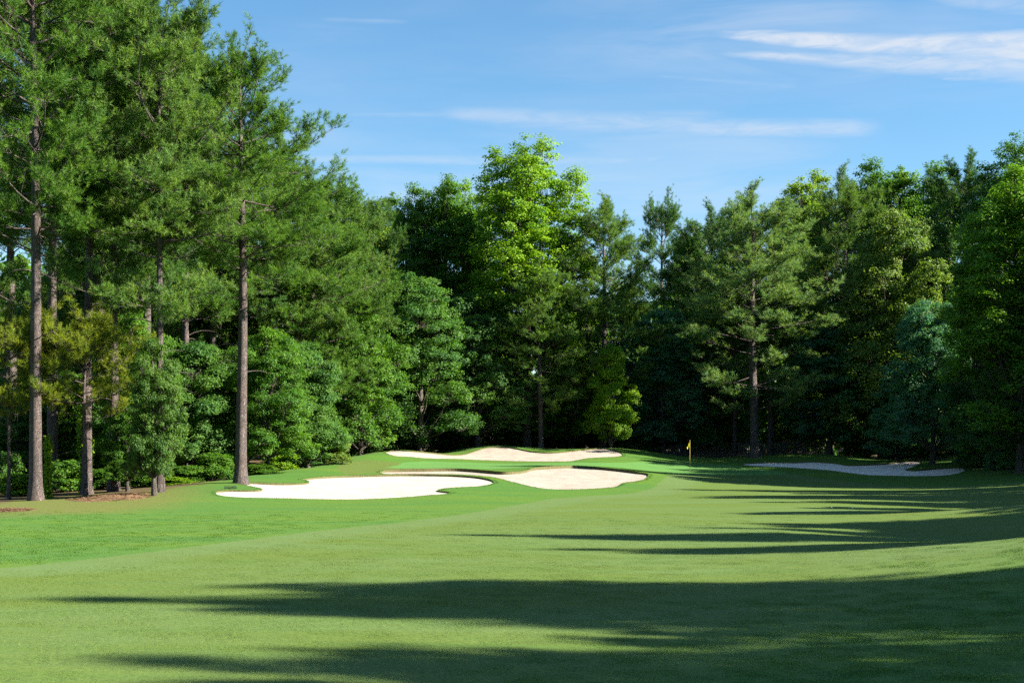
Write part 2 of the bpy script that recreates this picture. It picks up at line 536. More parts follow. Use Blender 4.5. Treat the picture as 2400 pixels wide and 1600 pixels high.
def sdist(px, py, P):
    """signed distance (inside positive) to closed polygon P"""
    A, B = P, np.roll(P, -1, axis=0)
    out = np.empty(len(px))
    for s in range(0, len(px), 8000):
        x, y = px[s:s + 8000, None], py[s:s + 8000, None]
        ex, ey = (B - A)[:, 0], (B - A)[:, 1]
        wx, wy = x - A[:, 0], y - A[:, 1]
        t = np.clip((wx * ex + wy * ey) / (ex * ex + ey * ey + 1e-12), 0, 1)
        d = np.sqrt(((wx - t * ex) ** 2 + (wy - t * ey) ** 2).min(1))
        c = ((A[:, 1] > y) != (B[:, 1] > y)) & (x < ex * (y - A[:, 1]) / np.where(ey == 0, 1e-12, ey) + A[:, 0])
        out[s:s + 8000] = np.where(c.sum(1) % 2 == 1, d, -d)
    return out


BUNKERS_PX = [
    [(505.3, 1155.9), (512, 1151.8), (539.5, 1150.8), (578, 1151.2), (604, 1150.6), (615, 1149), (608, 1144), (590, 1139.5), (569, 1136), (551.4, 1132.6), (578, 1132), (608, 1133.4),
     (646.7, 1135.2), (682.4, 1135.2), (715, 1133.4), (725.8, 1130), (718, 1126.4), (708, 1124.0), (747.9, 1120.5), (807.4, 1117.5), (881.8, 1115.4), (956, 1114.2), (1015.7, 1114.8),
     (1075, 1116.6), (1120, 1120), (1146.7, 1124.6), (1158, 1129.7), (1149.6, 1134), (1120, 1139), (1075, 1141.6), (1039.5, 1144.3), (1025.5, 1149.5), (1036, 1152), (1056, 1154.4), (1039.5, 1158),
     (1000.8, 1160.4), (956, 1164), (896.7, 1167.8), (822, 1170), (733, 1169), (643.7, 1167), (569, 1165.7), (524.6, 1162.7), (508, 1159)],
    [(890.8, 1108.2), (900.6, 1105.4), (939, 1104.4), (998.8, 1103.3), (1058, 1102.7), (1103, 1104.4), (1147.6, 1108), (1177, 1110.4), (1207, 1109.5), (1231, 1105.8), (1248.8, 1100.8),
     (1281.5, 1097.8), (1326, 1096), (1370.8, 1096.3), (1415.5, 1099.9), (1460, 1104.6), (1498.8, 1109.7), (1519.6, 1112.7), (1509, 1122.5), (1490, 1127.6), (1460, 1131.4), (1445, 1139.5),
     (1415.5, 1143.3), (1370.8, 1145.7), (1326, 1146.6), (1281.5, 1145.4), (1251.8, 1141), (1222, 1134.4), (1192, 1127.6), (1162.5, 1120), (1132.7, 1115.7), (1088, 1112.4), (1028.6, 1111),
     (969, 1111.2), (909.5, 1111.2)],
    [(904.5, 1059.5), (915.5, 1056.2), (948, 1056.4), (984, 1059.4), (1028.6, 1063.9), (1064, 1066.6), (1088, 1065), (1109, 1059), (1132.7, 1051.6), (1153.6, 1048.4), (1192, 1048.8),
     (1216, 1053), (1248.8, 1059), (1281.5, 1061.6), (1314, 1060.3), (1356, 1055.8), (1391.7, 1052.5), (1415.5, 1051), (1433, 1053.8), (1454, 1060.5), (1458.6, 1066.5), (1442, 1070),
     (1400.6, 1071.9), (1370.8, 1074.6), (1350, 1078.5), (1326, 1080.8), (1266.7, 1081), (1207, 1080.2), (1147.6, 1078.5), (1088, 1076), (1028.6, 1074.9), (984, 1072.5), (939, 1069.5),
     (915.5, 1065.7)],
    [(1737, 1088.4), (1787, 1084.5), (1863.6, 1084.2), (1901.8, 1082.8), (1940, 1084.3), (1966.9, 1087), (1986, 1090.7), (2035.8, 1089.6), (2081.7, 1086.5), (2112, 1082.9), (2146.8, 1080.8),
     (2159, 1083.5), (2146.8, 1091), (2127.6, 1098), (2121.9, 1100.7), (2143, 1103), (2181, 1100), (2227, 1096.9), (2254, 1096.9), (2261.6, 1101), (2250, 1107.6), (2219.5, 1113.3), (2169.7, 1115.2),
     (2093, 1114.5), (2035.8, 1112.6), (1978, 1106.4), (1921, 1100), (1863.6, 1096), (1806, 1093)],
]
BUNK = [resample(pts(L, d0=50.0), 0.35) for L in BUNKERS_PX]
LIP_H = [0.08, 0.15, 0.05, 0.06]


def lip_h(x, y):
    """turf stands proud of the sand along the far edges of each bunker"""
    add = np.zeros(len(x))
    for P, lh in zip(BUNK, LIP_H):
        area = 0.5 * np.sum(P[:, 0] * np.roll(P[:, 1], -1) - np.roll(P[:, 0], -1) * P[:, 1])
        d = np.roll(P, -1, 0) - np.roll(P, 1, 0)
        nrm = np.c_[d[:, 1], -d[:, 0]] * np.sign(area)
        nrm /= np.maximum(np.linalg.norm(nrm, axis=1, keepdims=True), 1e-9)
        wgt = np.clip(nrm[:, 1] * 1.6 + 0.1, 0, 1)
        k = np.ones(9) / 9
        wgt = np.convolve(np.r_[wgt[-4:], wgt, wgt[:4]], k, 'valid')
        box_ = (x > P[:, 0].min() - 5) & (x < P[:, 0].max() + 5) & (y > P[:, 1].min() - 5) & (y < P[:, 1].max() + 5)
        ii = np.nonzero(box_)[0]
        for s in range(0, len(ii), 6000):
            j = ii[s:s + 6000]
            d2 = (x[j, None] - P[:, 0]) ** 2 + (y[j, None] - P[:, 1]) ** 2
            a = d2.argmin(1)
            add[j] = np.maximum(add[j], lh * wgt[a] * np.exp(-np.sqrt(d2[np.arange(len(j)), a]) / 1.1))
    return add


def ground_h(x, y):
    x = np.atleast_1d(np.asarray(x, float))
    y = np.atleast_1d(np.asarray(y, float))
    return base_h(x, y) + lip_h(x, y)


FAIR = np.concatenate([
    np.array([(-60, 30), (-30, 29)]),
    pts([(0, 1333), (250, 1305), (500, 1275), (750, 1243), (900, 1228), (1050, 1210), (1170, 1190), (1290, 1169), (1400, 1161), (1480, 1156), (1530, 1143), (1552, 1126), (1570, 1113)]),
    pts([(1650, 1104), (1800, 1104), (1870, 1112), (1960, 1126), (2060, 1137), (2200, 1140), (2300, 1137), (2400, 1128)]),
    np.array([(48, 88), (90, 60), (90, -30), (-60, -30)])])
BANK = np.concatenate([pts([(2400, 1270), (2150, 1345), (1900, 1420), (1650, 1500), (1300, 1600)]), np.array([(0, 5), (-2, -30), (90, -30), (90, 50), (30, 46)])])
GREEN = resample(pts([(945, 1083.5), (985, 1081.5), (1100, 1083), (1250, 1085.5), (1400, 1084), (1500, 1082), (1600, 1084), (1690, 1088), (1760, 1097), (1845, 1107), (1800, 1113),
                      (1690, 1113), (1600, 1111), (1560, 1107), (1500, 1100), (1440, 1094), (1380, 1091.5), (1300, 1092), (1200, 1097), (1100, 1099.5), (1000, 1100), (930, 1099), (905, 1096), (935, 1090)]), 1.0)
APRON = resample(pts([(795, 1092), (850, 1078), (900, 1080), (960, 1086), (1020, 1090), (950, 1097), (880, 1108), (820, 1112), (795, 1104)]), 1.0)
STRAW = (np.array([hit(-300, 1195), hit(-60, 1190), hit(60, 1172), hit(130, 1168), hit(210, 1158), hit(262, 1172), hit(330, 1158), hit(380, 1150), hit(460, 1140),
                           (-14, 82), (-11, 96), (-8, 112), (0, 127), (14, 129), (28, 126), (36, 121), (60, 118), (140, 100), (1600, 100), (1600, 1600), (-1600, 1600), (-1600, 60), (-40, 62)]))
DRY = resample(np.array([hit(-300, 1215), hit(0, 1212), hit(150, 1206), hit(260, 1204), hit(420, 1186), hit(480, 1150), hit(380, 1142), hit(100, 1150), hit(-300, 1165)]), 2.0)

# points of the ground sheet: finer where the course shapes are
def grid(x0, x1, y0, y1, sx, sy, jit=0.0):
    X, Y = np.meshgrid(np.arange(x0, x1 + 1e-6, sx), np.arange(y0, y1 + 1e-6, sy))
    p = np.c_[X.ravel(), Y.ravel()]
    return p + RNG.uniform(-jit, jit, p.shape)


fine_g = grid(-34, 42, 52, 130, 0.55, 0.55, 0.1)
near_g = grid(-26, 30, 6, 51.4, 0.6, 0.6, 0.1)
mid_g = grid(-100, 100, -35, 210, 3.5, 3.5, 0.3)
far_g = grid(-1500, 1500, -1500, 1500, 100, 100, 0.0)
def outside(p, x0, x1, y0, y1):
    return p[~((p[:, 0] > x0) & (p[:, 0] < x1) & (p[:, 1] > y0) & (p[:, 1] < y1))]
mid_g = outside(outside(mid_g, -35, 43, 51, 131), -27, 31, 4, 52)
far_g = outside(far_g, -104, 104, -40, 215)
PT = np.concatenate([fine_g, near_g, mid_g, far_g])
for P in BUNK:
    m_ = (PT[:, 0] > P[:, 0].min() - 1) & (PT[:, 0] < P[:, 0].max() + 1) & (PT[:, 1] > P[:, 1].min() - 1) & (PT[:, 1] < P[:, 1].max() + 1)
    d = np.full(len(PT), 9.0)
    d[m_] = np.abs(sdist(PT[m_, 0], PT[m_, 1], P))
    PT = PT[d > 0.16]
edges, nb = [], len(PT)
allp = [PT]
for P in BUNK:
    n = len(P)
    edges += [(nb + i, nb + (i + 1) % n) for i in range(n)]
    nb += n
    allp.append(P)
PT = np.concatenate(allp)
cv, ce, cf, *_ = delaunay_2d_cdt([Vector(p) for p in PT], edges, [], 0, 1e-5)
GV = np.array([(v.x, v.y) for v in cv])
GF = np.array(cf)
cen = GV[GF].mean(1)
inb = np.full(len(GF), -1)
for bi, P in enumerate(BUNK):
    m_ = (cen[:, 0] > P[:, 0].min()) & (cen[:, 0] < P[:, 0].max()) & (cen[:, 1] > P[:, 1].min()) & (cen[:, 1] < P[:, 1].max())
    s = np.full(len(cen), -1.0)
    s[m_] = sdist(cen[m_, 0], cen[m_, 1], P)
    inb[s > 0] = bi
GB = base_h(GV[:, 0], GV[:, 1])
GZ = GB + lip_h(GV[:, 0], GV[:, 1])


def compact(F_):
    used, inv = np.unique(F_.ravel(), return_inverse=True)
    return used, inv.reshape(F_.shape)


# turf
gu, gf = compact(GF[inb < 0])
gx, gy = GV[gu, 0], GV[gu, 1]
attrs = {'fairway': np.clip(sdist(gx, gy, FAIR), -20, 20), 'green': np.clip(sdist(gx, gy, GREEN), -20, 20),
         'apron': np.clip(sdist(gx, gy, APRON), -20, 20), 'bank': np.clip(sdist(gx, gy, BANK), -20, 20), 'straw': np.clip(sdist(gx, gy, STRAW), -20, 20), 'dry': np.clip(sdist(gx, gy, DRY), -20, 20)}
gv3 = np.c_[gx, gy, GZ[gu]]
ground = obj('ground', mesh_from('ground', gv3, gf, attrs, M_TURF, True), kind='structure',
             label='mown golf fairway, rough and putting green rolling back to the wood')
# lip walls: a skirt of thatch under the turf edge of every bunker, and the sand sheets
BN = ('bunker_sand_left', 'bunker_sand_middle', 'bunker_sand_back', 'bunker_sand_right')
BL = ('bright white sand bunker with a left finger beside the lone pine', 'cream sand bunker with dark upper lip in front of the green',
      'long sand bunker cut into the mound behind the green', 'shaded grey sand bunker with two fingers on the right')
for bi, P in enumerate(BUNK):
    bh = base_h(P[:, 0], P[:, 1])
    th = bh + lip_h(P[:, 0], P[:, 1])
    n = len(P)
    jag = RNG.uniform(0.0, 0.05, n)
    Vw = np.concatenate([np.c_[P, th + 0.002], np.c_[P, bh - 0.30]])
    i = np.arange(n)
    j = (i + 1) % n
    Tw = np.concatenate([np.c_[i, j, n + j], np.c_[i, n + j, n + i]])
    obj('bunker_edge', mesh_from('bunker_edge', Vw, Tw, None, M_LIP, True), parent=ground)
    su, sf = compact(GF[inb == bi])
    sx, sy = GV[su, 0], GV[su, 1]
    sd_ = np.maximum(sdist(sx, sy, P), 0)
    sz = GB[su] - 0.035 - 0.10 * (1 - np.exp(-sd_ / 2.0)) * (1.0 if bi in (0, 1) else 0.4)
    obj(BN[bi], mesh_from(BN[bi], np.c_[sx, sy, sz], sf, None, (M_SAND_GLARE, M_SAND, M_SAND, M_SANDR)[bi], True), kind='structure', label=BL[bi])


# ------------------------------------------------------------------ trees
def leaf_quads(r, C, N_, L, wr, rnd):
    """rhombic leaves: centres C, normals N_, lengths L -> V, T, attr"""
    n = len(C)
    t = norm(np.cross(N_, rand_unit(r, n)) + np.array([0, 0, -0.25]))
    b = norm(np.cross(N_, t))
    L = L[:, None]
    v0, v2 = C - t * L * 0.5, C + t * L * 0.5
    v1, v3 = C + b * L * wr + N_ * L * 0.10, C - b * L * wr + N_ * L * 0.10
    V = np.stack([v0, v1, v2, v3], 1).reshape(-1, 3)
    i = np.arange(n)[:, None] * 4
    T = np.stack([i + [0, 1, 2], i + [0, 2, 3]], 1).reshape(-1, 3)
    return V, T, np.repeat(rnd, 4)


def trunk_tube(r, Ht, r0, lean=0.0, wob=0.15, sides=14, rings=34, top=0.03, taper=0.85):
    t = np.linspace(0, 1, rings) ** 1.25
    ph = r.uniform(0, 6.28, 2)
    x = lean * t * Ht + wob * np.sin(t * 5 + ph[0]) * t
    y = wob * np.sin(t * 4 + ph[1]) * t
    P = np.c_[x, y, t * Ht - 0.15 * (t == 0)]
    R = r0 * ((1 - t) ** taper * (1 - top / r0) + top / r0) * (1 + 0.45 * np.exp(-t * Ht / 0.45))
    V, T = tubes(P[None], R[None], sides)
    # uneven girth
    ang = np.arctan2(V[:, 1] - np.repeat(y, sides), V[:, 0] - np.repeat(x, sides))
    k = 1 + 0.05 * np.sin(ang * 3 + ph[0]) + 0.10 * np.sin(ang * 5 + ph[1]) * np.exp(-V[:, 2] / 0.5)
    c = np.repeat(P[:, :2], sides, 0)
    V[:, :2] = c + (V[:, :2] - c) * k[:, None]
    return V, T, P


def pine(name, seed, Ht=24.0, bole=0.5, Rm=4.5, r0=0.29, nprim=72, needles=18, nw=0.020, nl=0.23, dens=1.0, tuft=3.0, stubs=8):
    r = np.random.default_rng(seed)
    V, T, P = trunk_tube(r, Ht * 0.93, r0, lean=r.uniform(-0.008, 0.008), taper=0.7)
    trunk = mesh_from(name + '_trunk', V, T, None, M_PBARK, True)
    axis = lambda z: np.stack([np.interp(z, P[:, 2], P[:, 0]), np.interp(z, P[:, 2], P[:, 1]), z], -1)
    s = np.sort(r.uniform(0, 1, nprim) ** 0.8)
    s = np.round(s * 17) / 17 * 0.6 + s * 0.4                              # loose whorls
    s = np.clip(s, 0, 0.99)
    z0 = Ht * (bole + (0.90 - bole) * s)
    prof = np.clip(0.70 + s * 0.8, 0, 1) * np.sqrt(np.clip(1 - (np.maximum(s - 0.48, 0) / 0.62) ** 2, 0.24, 1))
    L = Rm * prof * r.uniform(0.60, 1.20, nprim)
    azi = np.arange(nprim) * 2.39996 + r.uniform(-0.5, 0.5, nprim)
    e0 = np.radians(-4 + 52 * s ** 1.5) + r.normal(0, 0.26, nprim)
    curve = r.uniform(0.05, 0.45, nprim) * (1 - 0.5 * s)
    N = 8
    tt = np.linspace(0, 1, N)
    h = np.stack([np.cos(azi), np.sin(azi)], -1)
    sw = r.normal(0, 0.12, nprim)
    perp = np.stack([-h[:, 1], h[:, 0]], -1)
    hor = h[:, None] * (L * np.cos(e0))[:, None, None] * tt[None, :, None] + perp[:, None] * (sw * L)[:, None, None] * np.sin(tt * 3)[None, :, None]
    ver = (L * np.sin(e0))[:, None] * tt + (curve * L)[:, None] * tt ** 2.2 + r.normal(0, 0.03, (nprim, N)) * tt
    PB = axis(z0)[:, None] + np.concatenate([hor, ver[..., None]], -1)
    rb = (0.013 + 0.0075 * L)[:, None] * (1 - 0.85 * tt)
    parts = [tubes(PB, rb, 6)]
    if stubs:                                                               # dead snags below the crown
        zs = Ht * r.uniform(bole * 0.45, bole * 1.0, stubs)
        a = r.uniform(0, 6.28, stubs)
        ls = r.uniform(0.5, 2.2, stubs)
        k = np.linspace(0, 1, 5)
        PS = axis(zs)[:, None] + np.stack([np.cos(a)[:, None] * ls[:, None] * k, np.sin(a)[:, None] * ls[:, None] * k,
                                           ls[:, None] * (0.12 * np.sin(k * 3) + r.normal(0, .1, (stubs, 1)) * k)], -1)
        parts.append(tubes(PS, 0.035 * np.ones((stubs, 1)) * (1 - 0.8 * k), 5))
    # secondary branches, spread in flat fans
    S0, SD, SL = [], [], []
    for i in range(nprim):
        n2 = int((6 + L[i] * 4.4) * dens)
        t2 = r.uniform(0.14, 1.0, n2) ** 0.75
        q = t2 * (N - 1)
        k = np.minimum(q.astype(int), N - 2)
        f = (q - k)[:, None]
        p = PB[i, k] * (1 - f) + PB[i, k + 1] * f
        d = norm(PB[i, k + 1] - PB[i, k])
        side = r.choice([-1, 1], n2) * r.uniform(0.10, 1.25, n2)
        c, s_ = np.cos(side), np.sin(side)
        d2 = np.stack([d[:, 0] * c - d[:, 1] * s_, d[:, 0] * s_ + d[:, 1] * c, d[:, 2] * 0.5 + r.uniform(-0.35, 1.0, n2)], -1)
        S0.append(p)
        SD.append(norm(d2))
        SL.append((0.42 + 0.36 * L[i] * (1.15 - t2)) * r.uniform(0.55, 1.25, n2))
    S0, SD, SL = np.concatenate(S0), np.concatenate(SD), np.concatenate(SL)
    q = S0 + SD * SL[:, None] * 0.6                                        # foliage gathers in pads with gaps between
    fld = (np.sin(q[:, 0] * 2.1 + np.sin(q[:, 2] * 1.9 + seed) * 1.5) + np.sin(q[:, 1] * 2.3 + np.sin(q[:, 0] * 1.7) * 1.5 + seed)
           + 0.8 * np.sin(q[:, 2] * 2.3 + np.sin(q[:, 1] * 1.3) * 2.2))
    keep = r.uniform(0, 1, len(q)) < np.clip(0.62 + 0.42 * fld, 0.06, 1.0)
    S0, SD, SL = S0[keep], SD[keep], SL[keep]
    k = np.linspace(0, 1, 4)
    PS = S0[:, None] + SD[:, None] * (SL[:, None, None] * k[None, :, None])
    PS[..., 2] += (0.12 * SL)[:, None] * k ** 2
    parts.append(tubes(PS, (0.008 + 0.008 * SL)[:, None] * (1 - 0.7 * k), 3))
    Vb, Tb = join(parts)
    branches = mesh_from(name + '_branches', Vb, Tb, None, M_PBARK, True)
    # brush-like shoots of needles
    nt = np.maximum(2, (SL * tuft * dens + r.uniform(0, 1.6, len(SL))).astype(int))
    idx = np.repeat(np.arange(len(SL)), nt)
    f = r.uniform(0.28, 1.06, len(idx))
    C = S0[idx] + SD[idx] * (SL[idx] * f)[:, None]
    C[:, 2] += 0.12 * SL[idx] * f ** 2
    off = rand_unit(r, len(idx)) * np.array([1, 1, 0.7]) * r.uniform(0.05, 0.40, len(idx))[:, None]
    off[:, 2] += 0.06
    A = norm(SD[idx] * 0.5 + norm(off) * 0.75 + np.array([0, 0, 0.40]))
    C = C + off
    TR = np.repeat(r.uniform(0, 1, len(SL)), nt) * 0.45 + r.uniform(0, 1, len(idx)) * 0.55
    n = len(C)
    sz = r.uniform(0.8, 1.25, n)
    ni = np.repeat(np.arange(n), needles)
    rad = rand_unit(r, len(ni))
    rad = norm(rad - A[ni] * (rad * A[ni]).sum(1, keepdims=True))
    k = r.uniform(0, 1, len(ni))
    nd = norm(A[ni] * (0.35 + 0.75 * k)[:, None] + rad * (1.0 - 0.35 * k)[:, None] + r.normal(0, 0.10, rad.shape))
    st = C[ni] + A[ni] * ((k - 0.75) * 0.26 * sz[ni])[:, None]
    ln = nl * sz[ni] * r.uniform(0.75, 1.1, len(ni))
    tip = st + nd * ln[:, None]
    tip[:, 2] -= 0.015
    outw = norm(rad * 0.8 + A[ni] * 0.6 + rand_unit(r, len(ni)) * 0.35)      # blades face outward, as a shoot's needles do
    sd = norm(np.cross(nd, outw)) * (nw * 0.5)
    Vn = np.stack([st + sd, st - sd, tip], 1).reshape(-1, 3)
    Tn = np.arange(len(Vn)).reshape(-1, 3)
    crown = mesh_from(name + '_needles', Vn, Tn, {'rnd': np.repeat(TR[ni], 3)}, M_NEEDLE, False)
    print(name, 'needle tris', len(Tn), 'tufts', n)
    return dict(h=float(np.percentile(Vn[:, 2], 99.97)), w=Rm, parts=[('trunk', trunk), ('branches', branches), ('crown', crown)])


def broadleaf(name, seed, Ht=26.0, bole=0.18, R=5.0, r0=0.28, lobes=24, clumps=26, leaves=52, leaf=0.21, kind='spire', stems=1, csize=0.62, layer=0.6):
    r = np.random.default_rng(seed)
    V, T, P = trunk_tube(r, Ht * 0.93, r0, lean=r.uniform(-0.02, 0.02), wob=0.3, rings=26, sides=10)
    trunk_parts = [(V, T)]
    for k in range(stems - 1):
        V2, T2, _ = trunk_tube(r, Ht * 0.7, r0 * 0.7, lean=r.uniform(0.05, 0.12), wob=0.3, rings=20, sides=8)
        a = r.uniform(0, 6.28)
        c, s_ = np.cos(a), np.sin(a)
        V2[:, :2] = V2[:, :2] @ np.array([[c, s_], [-s_, c]]) + np.array([c, s_]) * r0 * 1.2
        trunk_parts.append((V2, T2))
    Vt, Tt = join(trunk_parts)
    trunk = mesh_from(name + '_trunk', Vt, Tt, None, M_DBARK, True)
    axis = lambda z: np.stack([np.interp(z, P[:, 2], P[:, 0]), np.interp(z, P[:, 2], P[:, 1]), z], -1)
    # lobes of the crown
    s = np.sort(np.r_[r.uniform(0, 1, lobes - 2), 0.97, 0.9])
    zc = Ht * (bole + (1 - bole) * (s * 0.90 + 0.03))
    if kind == 'spire':                                                    # upright fingers of different height
        s, rh, az_, zt = [], [], [], []
        for f in range(14):
            q = math.sqrt((f + 0.3) / 14)
            a = f * 2.39996 + r.uniform(-0.4, 0.4)
            tp = 1.0 - 0.15 * q ** 2 - (0 if f == 2 else r.uniform(0.0, 0.09))
            for k in range(5):
                zz = tp - 0.055 - k * r.uniform(0.085, 0.125)
                if zz < bole + 0.06:
                    break
                zt.append(zz)
                rh.append(q * (0.70 + 0.07 * k))
                az_.append(a + r.uniform(-0.35, 0.35))
        for k in range(16):                                                # skirt of lower lobes
            zt.append(bole + (0.62 - bole) * r.uniform(0, 1))
            rh.append(r.uniform(0.55, 0.9))
            az_.append(r.uniform(0, 6.28))
        lobes = len(zt)
        zc = Ht * np.array(zt)
        env = R * np.array(rh)
        lr = R * r.uniform(0.22, 0.34, lobes)
        vs = r.uniform(1.2, 2.0, lobes)
    elif kind == 'round':
        env = R * np.sqrt(np.clip(1 - (s * 1.25 - 0.38) ** 2 / 0.80, 0.06, 1))
        lr = np.clip(env * r.uniform(0.26, 0.42, lobes), 0.6, None)
        vs = r.uniform(0.65, 1.05, lobes)
    else:                                                                  # oval, low to the ground
        env = R * np.clip(0.8 + 0.8 * s, 0, 1) * np.clip(1.05 - s, 0.1, 1) ** 0.38 * r.uniform(0.75, 1.1, lobes)
        lr = np.clip(env * r.uniform(0.22, 0.38, lobes), 0.45, None)
        vs = r.uniform(0.7, 1.3, lobes)
    azi = np.arange(lobes) * 2.39996 + r.uniform(-0.6, 0.6, lobes)
    rho = np.maximum(env - lr * 0.9, 0) * r.uniform(0.45, 1.08, lobes)
    if kind == 'spire':
        azi, rho = np.array(az_), env
    LC = axis(np.minimum(zc, Ht * 0.93))
    LC[:, 2] = zc
    LC[:, 0] += np.cos(azi) * rho
    LC[:, 1] += np.sin(azi) * rho
    top = LC[:, 2] + lr * vs
    LC[:, 2] -= np.maximum(top - Ht, 0)
    # limbs
    k = np.linspace(0, 1, 7)
    zb = np.clip(LC[:, 2] - rho * r.uniform(0.7, 1.3, lobes) - 0.8, Ht * bole * 0.8, Ht * 0.88)
    B0 = axis(zb)
    E = LC + np.c_[np.zeros((lobes, 2)), lr * vs * 0.4]
    PB = B0[:, None] + (E - B0)[:, None] * k[None, :, None]
    PB[..., 2] -= (np.linalg.norm(E - B0, axis=1) * 0.10)[:, None] * np.sin(k * np.pi)
    PB += r.normal(0, 0.06, PB.shape) * np.sin(k * np.pi)[None, :, None]
    parts = [tubes(PB, (0.03 + 0.016 * rho + 0.01 * lr)[:, None] * (1 - 0.8 * k), 5)]
    # clumps over each lobe, then leaves in each clump
    w_ = lr ** 1.6 * vs ** 0.5
    nc = np.maximum(5, (clumps * lobes * w_ / w_.sum()).astype(int))
    ci = np.repeat(np.arange(lobes), nc)
    u = rand_unit(r, len(ci))
    u[:, 2] = np.where(u[:, 2] < -0.55, -u[:, 2], u[:, 2])
    sh = r.uniform(0.50, 1.02, len(ci))[:, None]
    CC = LC[ci] + u * sh * np.stack([lr[ci], lr[ci], lr[ci] * vs[ci]], -1)
    CC[:, 2] = np.minimum(np.maximum(CC[:, 2], max(0.35, Ht * bole * 0.55)), Ht)
    kk = np.linspace(0, 1, 4)
    sub = r.random(len(ci)) < 0.5
    St = LC[ci][sub] - np.array([0, 0, 1]) * (lr[ci] * vs[ci] * 0.35)[sub][:, None]
    PT_ = St[:, None] + (CC[sub] - St)[:, None] * kk[None, :, None]
    parts.append(tubes(PT_, 0.022 * np.ones((len(St), 1)) * (1 - 0.75 * kk), 3))
    Vb, Tb = join(parts)
    branches = mesh_from(name + '_branches', Vb, Tb, None, M_DBARK, True)
    nl = np.maximum(12, (leaves * r.uniform(0.55, 1.45, len(ci))).astype(int))
    li = np.repeat(np.arange(len(ci)), nl)
    cs = csize * r.uniform(0.7, 1.3, len(ci))
    off = rand_unit(r, len(li)) * (r.uniform(0, 1, len(li)) ** 0.5)[:, None] * np.array([1, 1, layer]) * cs[li][:, None]
    C = CC[li] + off
    N_ = norm(np.array([0, 0, 0.55]) + u[ci.shape[0] * 0 + li] * 0.45 + norm(off) * 0.35 + rand_unit(r, len(li)) * 0.6)
    crnd = r.uniform(0, 1, len(ci))
    rnd = 0.35 * crnd[li] + 0.35 * r.uniform(0, 1, lobes)[ci][li] + 0.3 * r.uniform(0, 1, len(li))
    Vl, Tl, at = leaf_quads(r, C, N_, leaf * r.uniform(0.65, 1.25, len(li)), 0.40, rnd)
    crown = mesh_from(name + '_leaves', Vl, Tl, {'rnd': at}, M_LEAF, False)
    print(name, 'leaf tris', len(Tl))
    return dict(h=float(np.percentile(Vl[:, 2], 99.97)), w=R, parts=[('trunk', trunk), ('branches', branches), ('crown', crown)])


KIND = {
    'PA': pine('pine_a', 11, 23.5, 0.46, 4.6, 0.29, 66, 30, 0.019, 0.22, 1.15, 5.3),
    'PB': pine('pine_b', 12, 29.0, 0.36, 5.2, 0.33, 96, 26, 0.021, 0.23, 1.15, 5.0),
    'PC': pine('pine_c', 13, 24.0, 0.19, 5.0, 0.27, 100, 20, 0.028, 0.25, 1.15, 5.3),
    'PD': pine('pine_d', 14, 10.0, 0.42, 3.4, 0.11, 40, 30, 0.018, 0.23, 1.15, 5.0, stubs=3),
    'PE': pine('pine_e', 15, 25.0, 0.34, 4.4, 0.27, 86, 22, 0.025, 0.25, 1.15, 5.3),
    'DA': broadleaf('spire_a', 21, 28.0, 0.20, 5.2, 0.32, 80, 21, 62, 0.180, 'spire'),
    'DB': broadleaf('spire_b', 22, 26.0, 0.12, 4.2, 0.28, 80, 20, 58, 0.180, 'spire'),
    'DC': broadleaf('round_a', 23, 20.0, 0.12, 6.2, 0.30, 44, 34, 60, 0.185, 'round'),
    'DD': broadleaf('round_b', 24, 16.0, 0.10, 5.4, 0.24, 40, 32, 56, 0.17, 'round', csize=0.55),
    'DE': broadleaf('tier_a', 25, 9.0, 0.14, 3.2, 0.11, 40, 28, 78, 0.105, 'round', csize=0.42, layer=0.5),
    'DF': broadleaf('tier_b', 26, 8.0, 0.05, 3.0, 0.10, 42, 28, 78, 0.105, 'oval', stems=2, csize=0.42, layer=0.5),
    'SH': broadleaf('shrub_a', 27, 2.2, 0.02, 1.3, 0.03, 18, 20, 26, 0.11, 'round', stems=3, csize=0.26, layer=0.7),
}
# greens; sky-lit teal shade is put into the blue green and dark ones
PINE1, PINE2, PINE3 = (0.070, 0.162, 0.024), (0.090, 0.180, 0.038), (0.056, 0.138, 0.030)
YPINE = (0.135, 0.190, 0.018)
LIME, MID, DARK, OLIVE, YEL, TEAL_SHADE = (0.130, 0.262, 0.018), (0.066, 0.165, 0.022), (0.060, 0.150, 0.036), (0.100, 0.175, 0.038), (0.135, 0.240, 0.020), (0.068, 0.190, 0.105)
used = set()


def plant(kind, name, x, y, z, ht, wide, rot, color, label, cat, group, lean=0.0, fat=1.0):
    K = KIND[kind]
    e = bpy.data.objects.new(name, None)
    COL.objects.link(e)
    e.location = (x, y, z)
    e.rotation_euler = (0, lean, rot)
    sz = ht / K['h']
    sx = wide / K['w'] if wide else sz
    e.scale = (sx, sx, sz)
    tag(e, label, cat, group)
    for pn, me in K['parts']:
        o = bpy.data.objects.new(pn, me)
        COL.objects.link(o)
        o.parent = e
        if pn == 'trunk' and fat != 1.0:
            o.scale = (fat, fat, 1)
        if pn == 'crown':
            o.color = (*color, 1)
        elif pn == 'trunk':
            o.color = (1, 1, 1, 1)
    return e


def tree(kind, u, D, vtop, color, label, wide=None, rot=None, name=None, cat='tree', group=None, fat=1.0, ht=None, lean=0.0):
    x = (u - 1200) / F * D
    z = float(base_h(np.array([x]), np.array([float(D)]))[0])
    if ht is None:
        ht = ZC + (VH - vtop) / F * D - z
    nm = name or ('pine_tree' if kind[0] == 'P' else 'shrub' if kind == 'SH' else 'broadleaf_tree')
    return plant(kind, nm, x, D, z - 0.05, ht, wide, random.uniform(0, 6.28) if rot is None else rot, color, label, cat,
                 group, lean, fat)


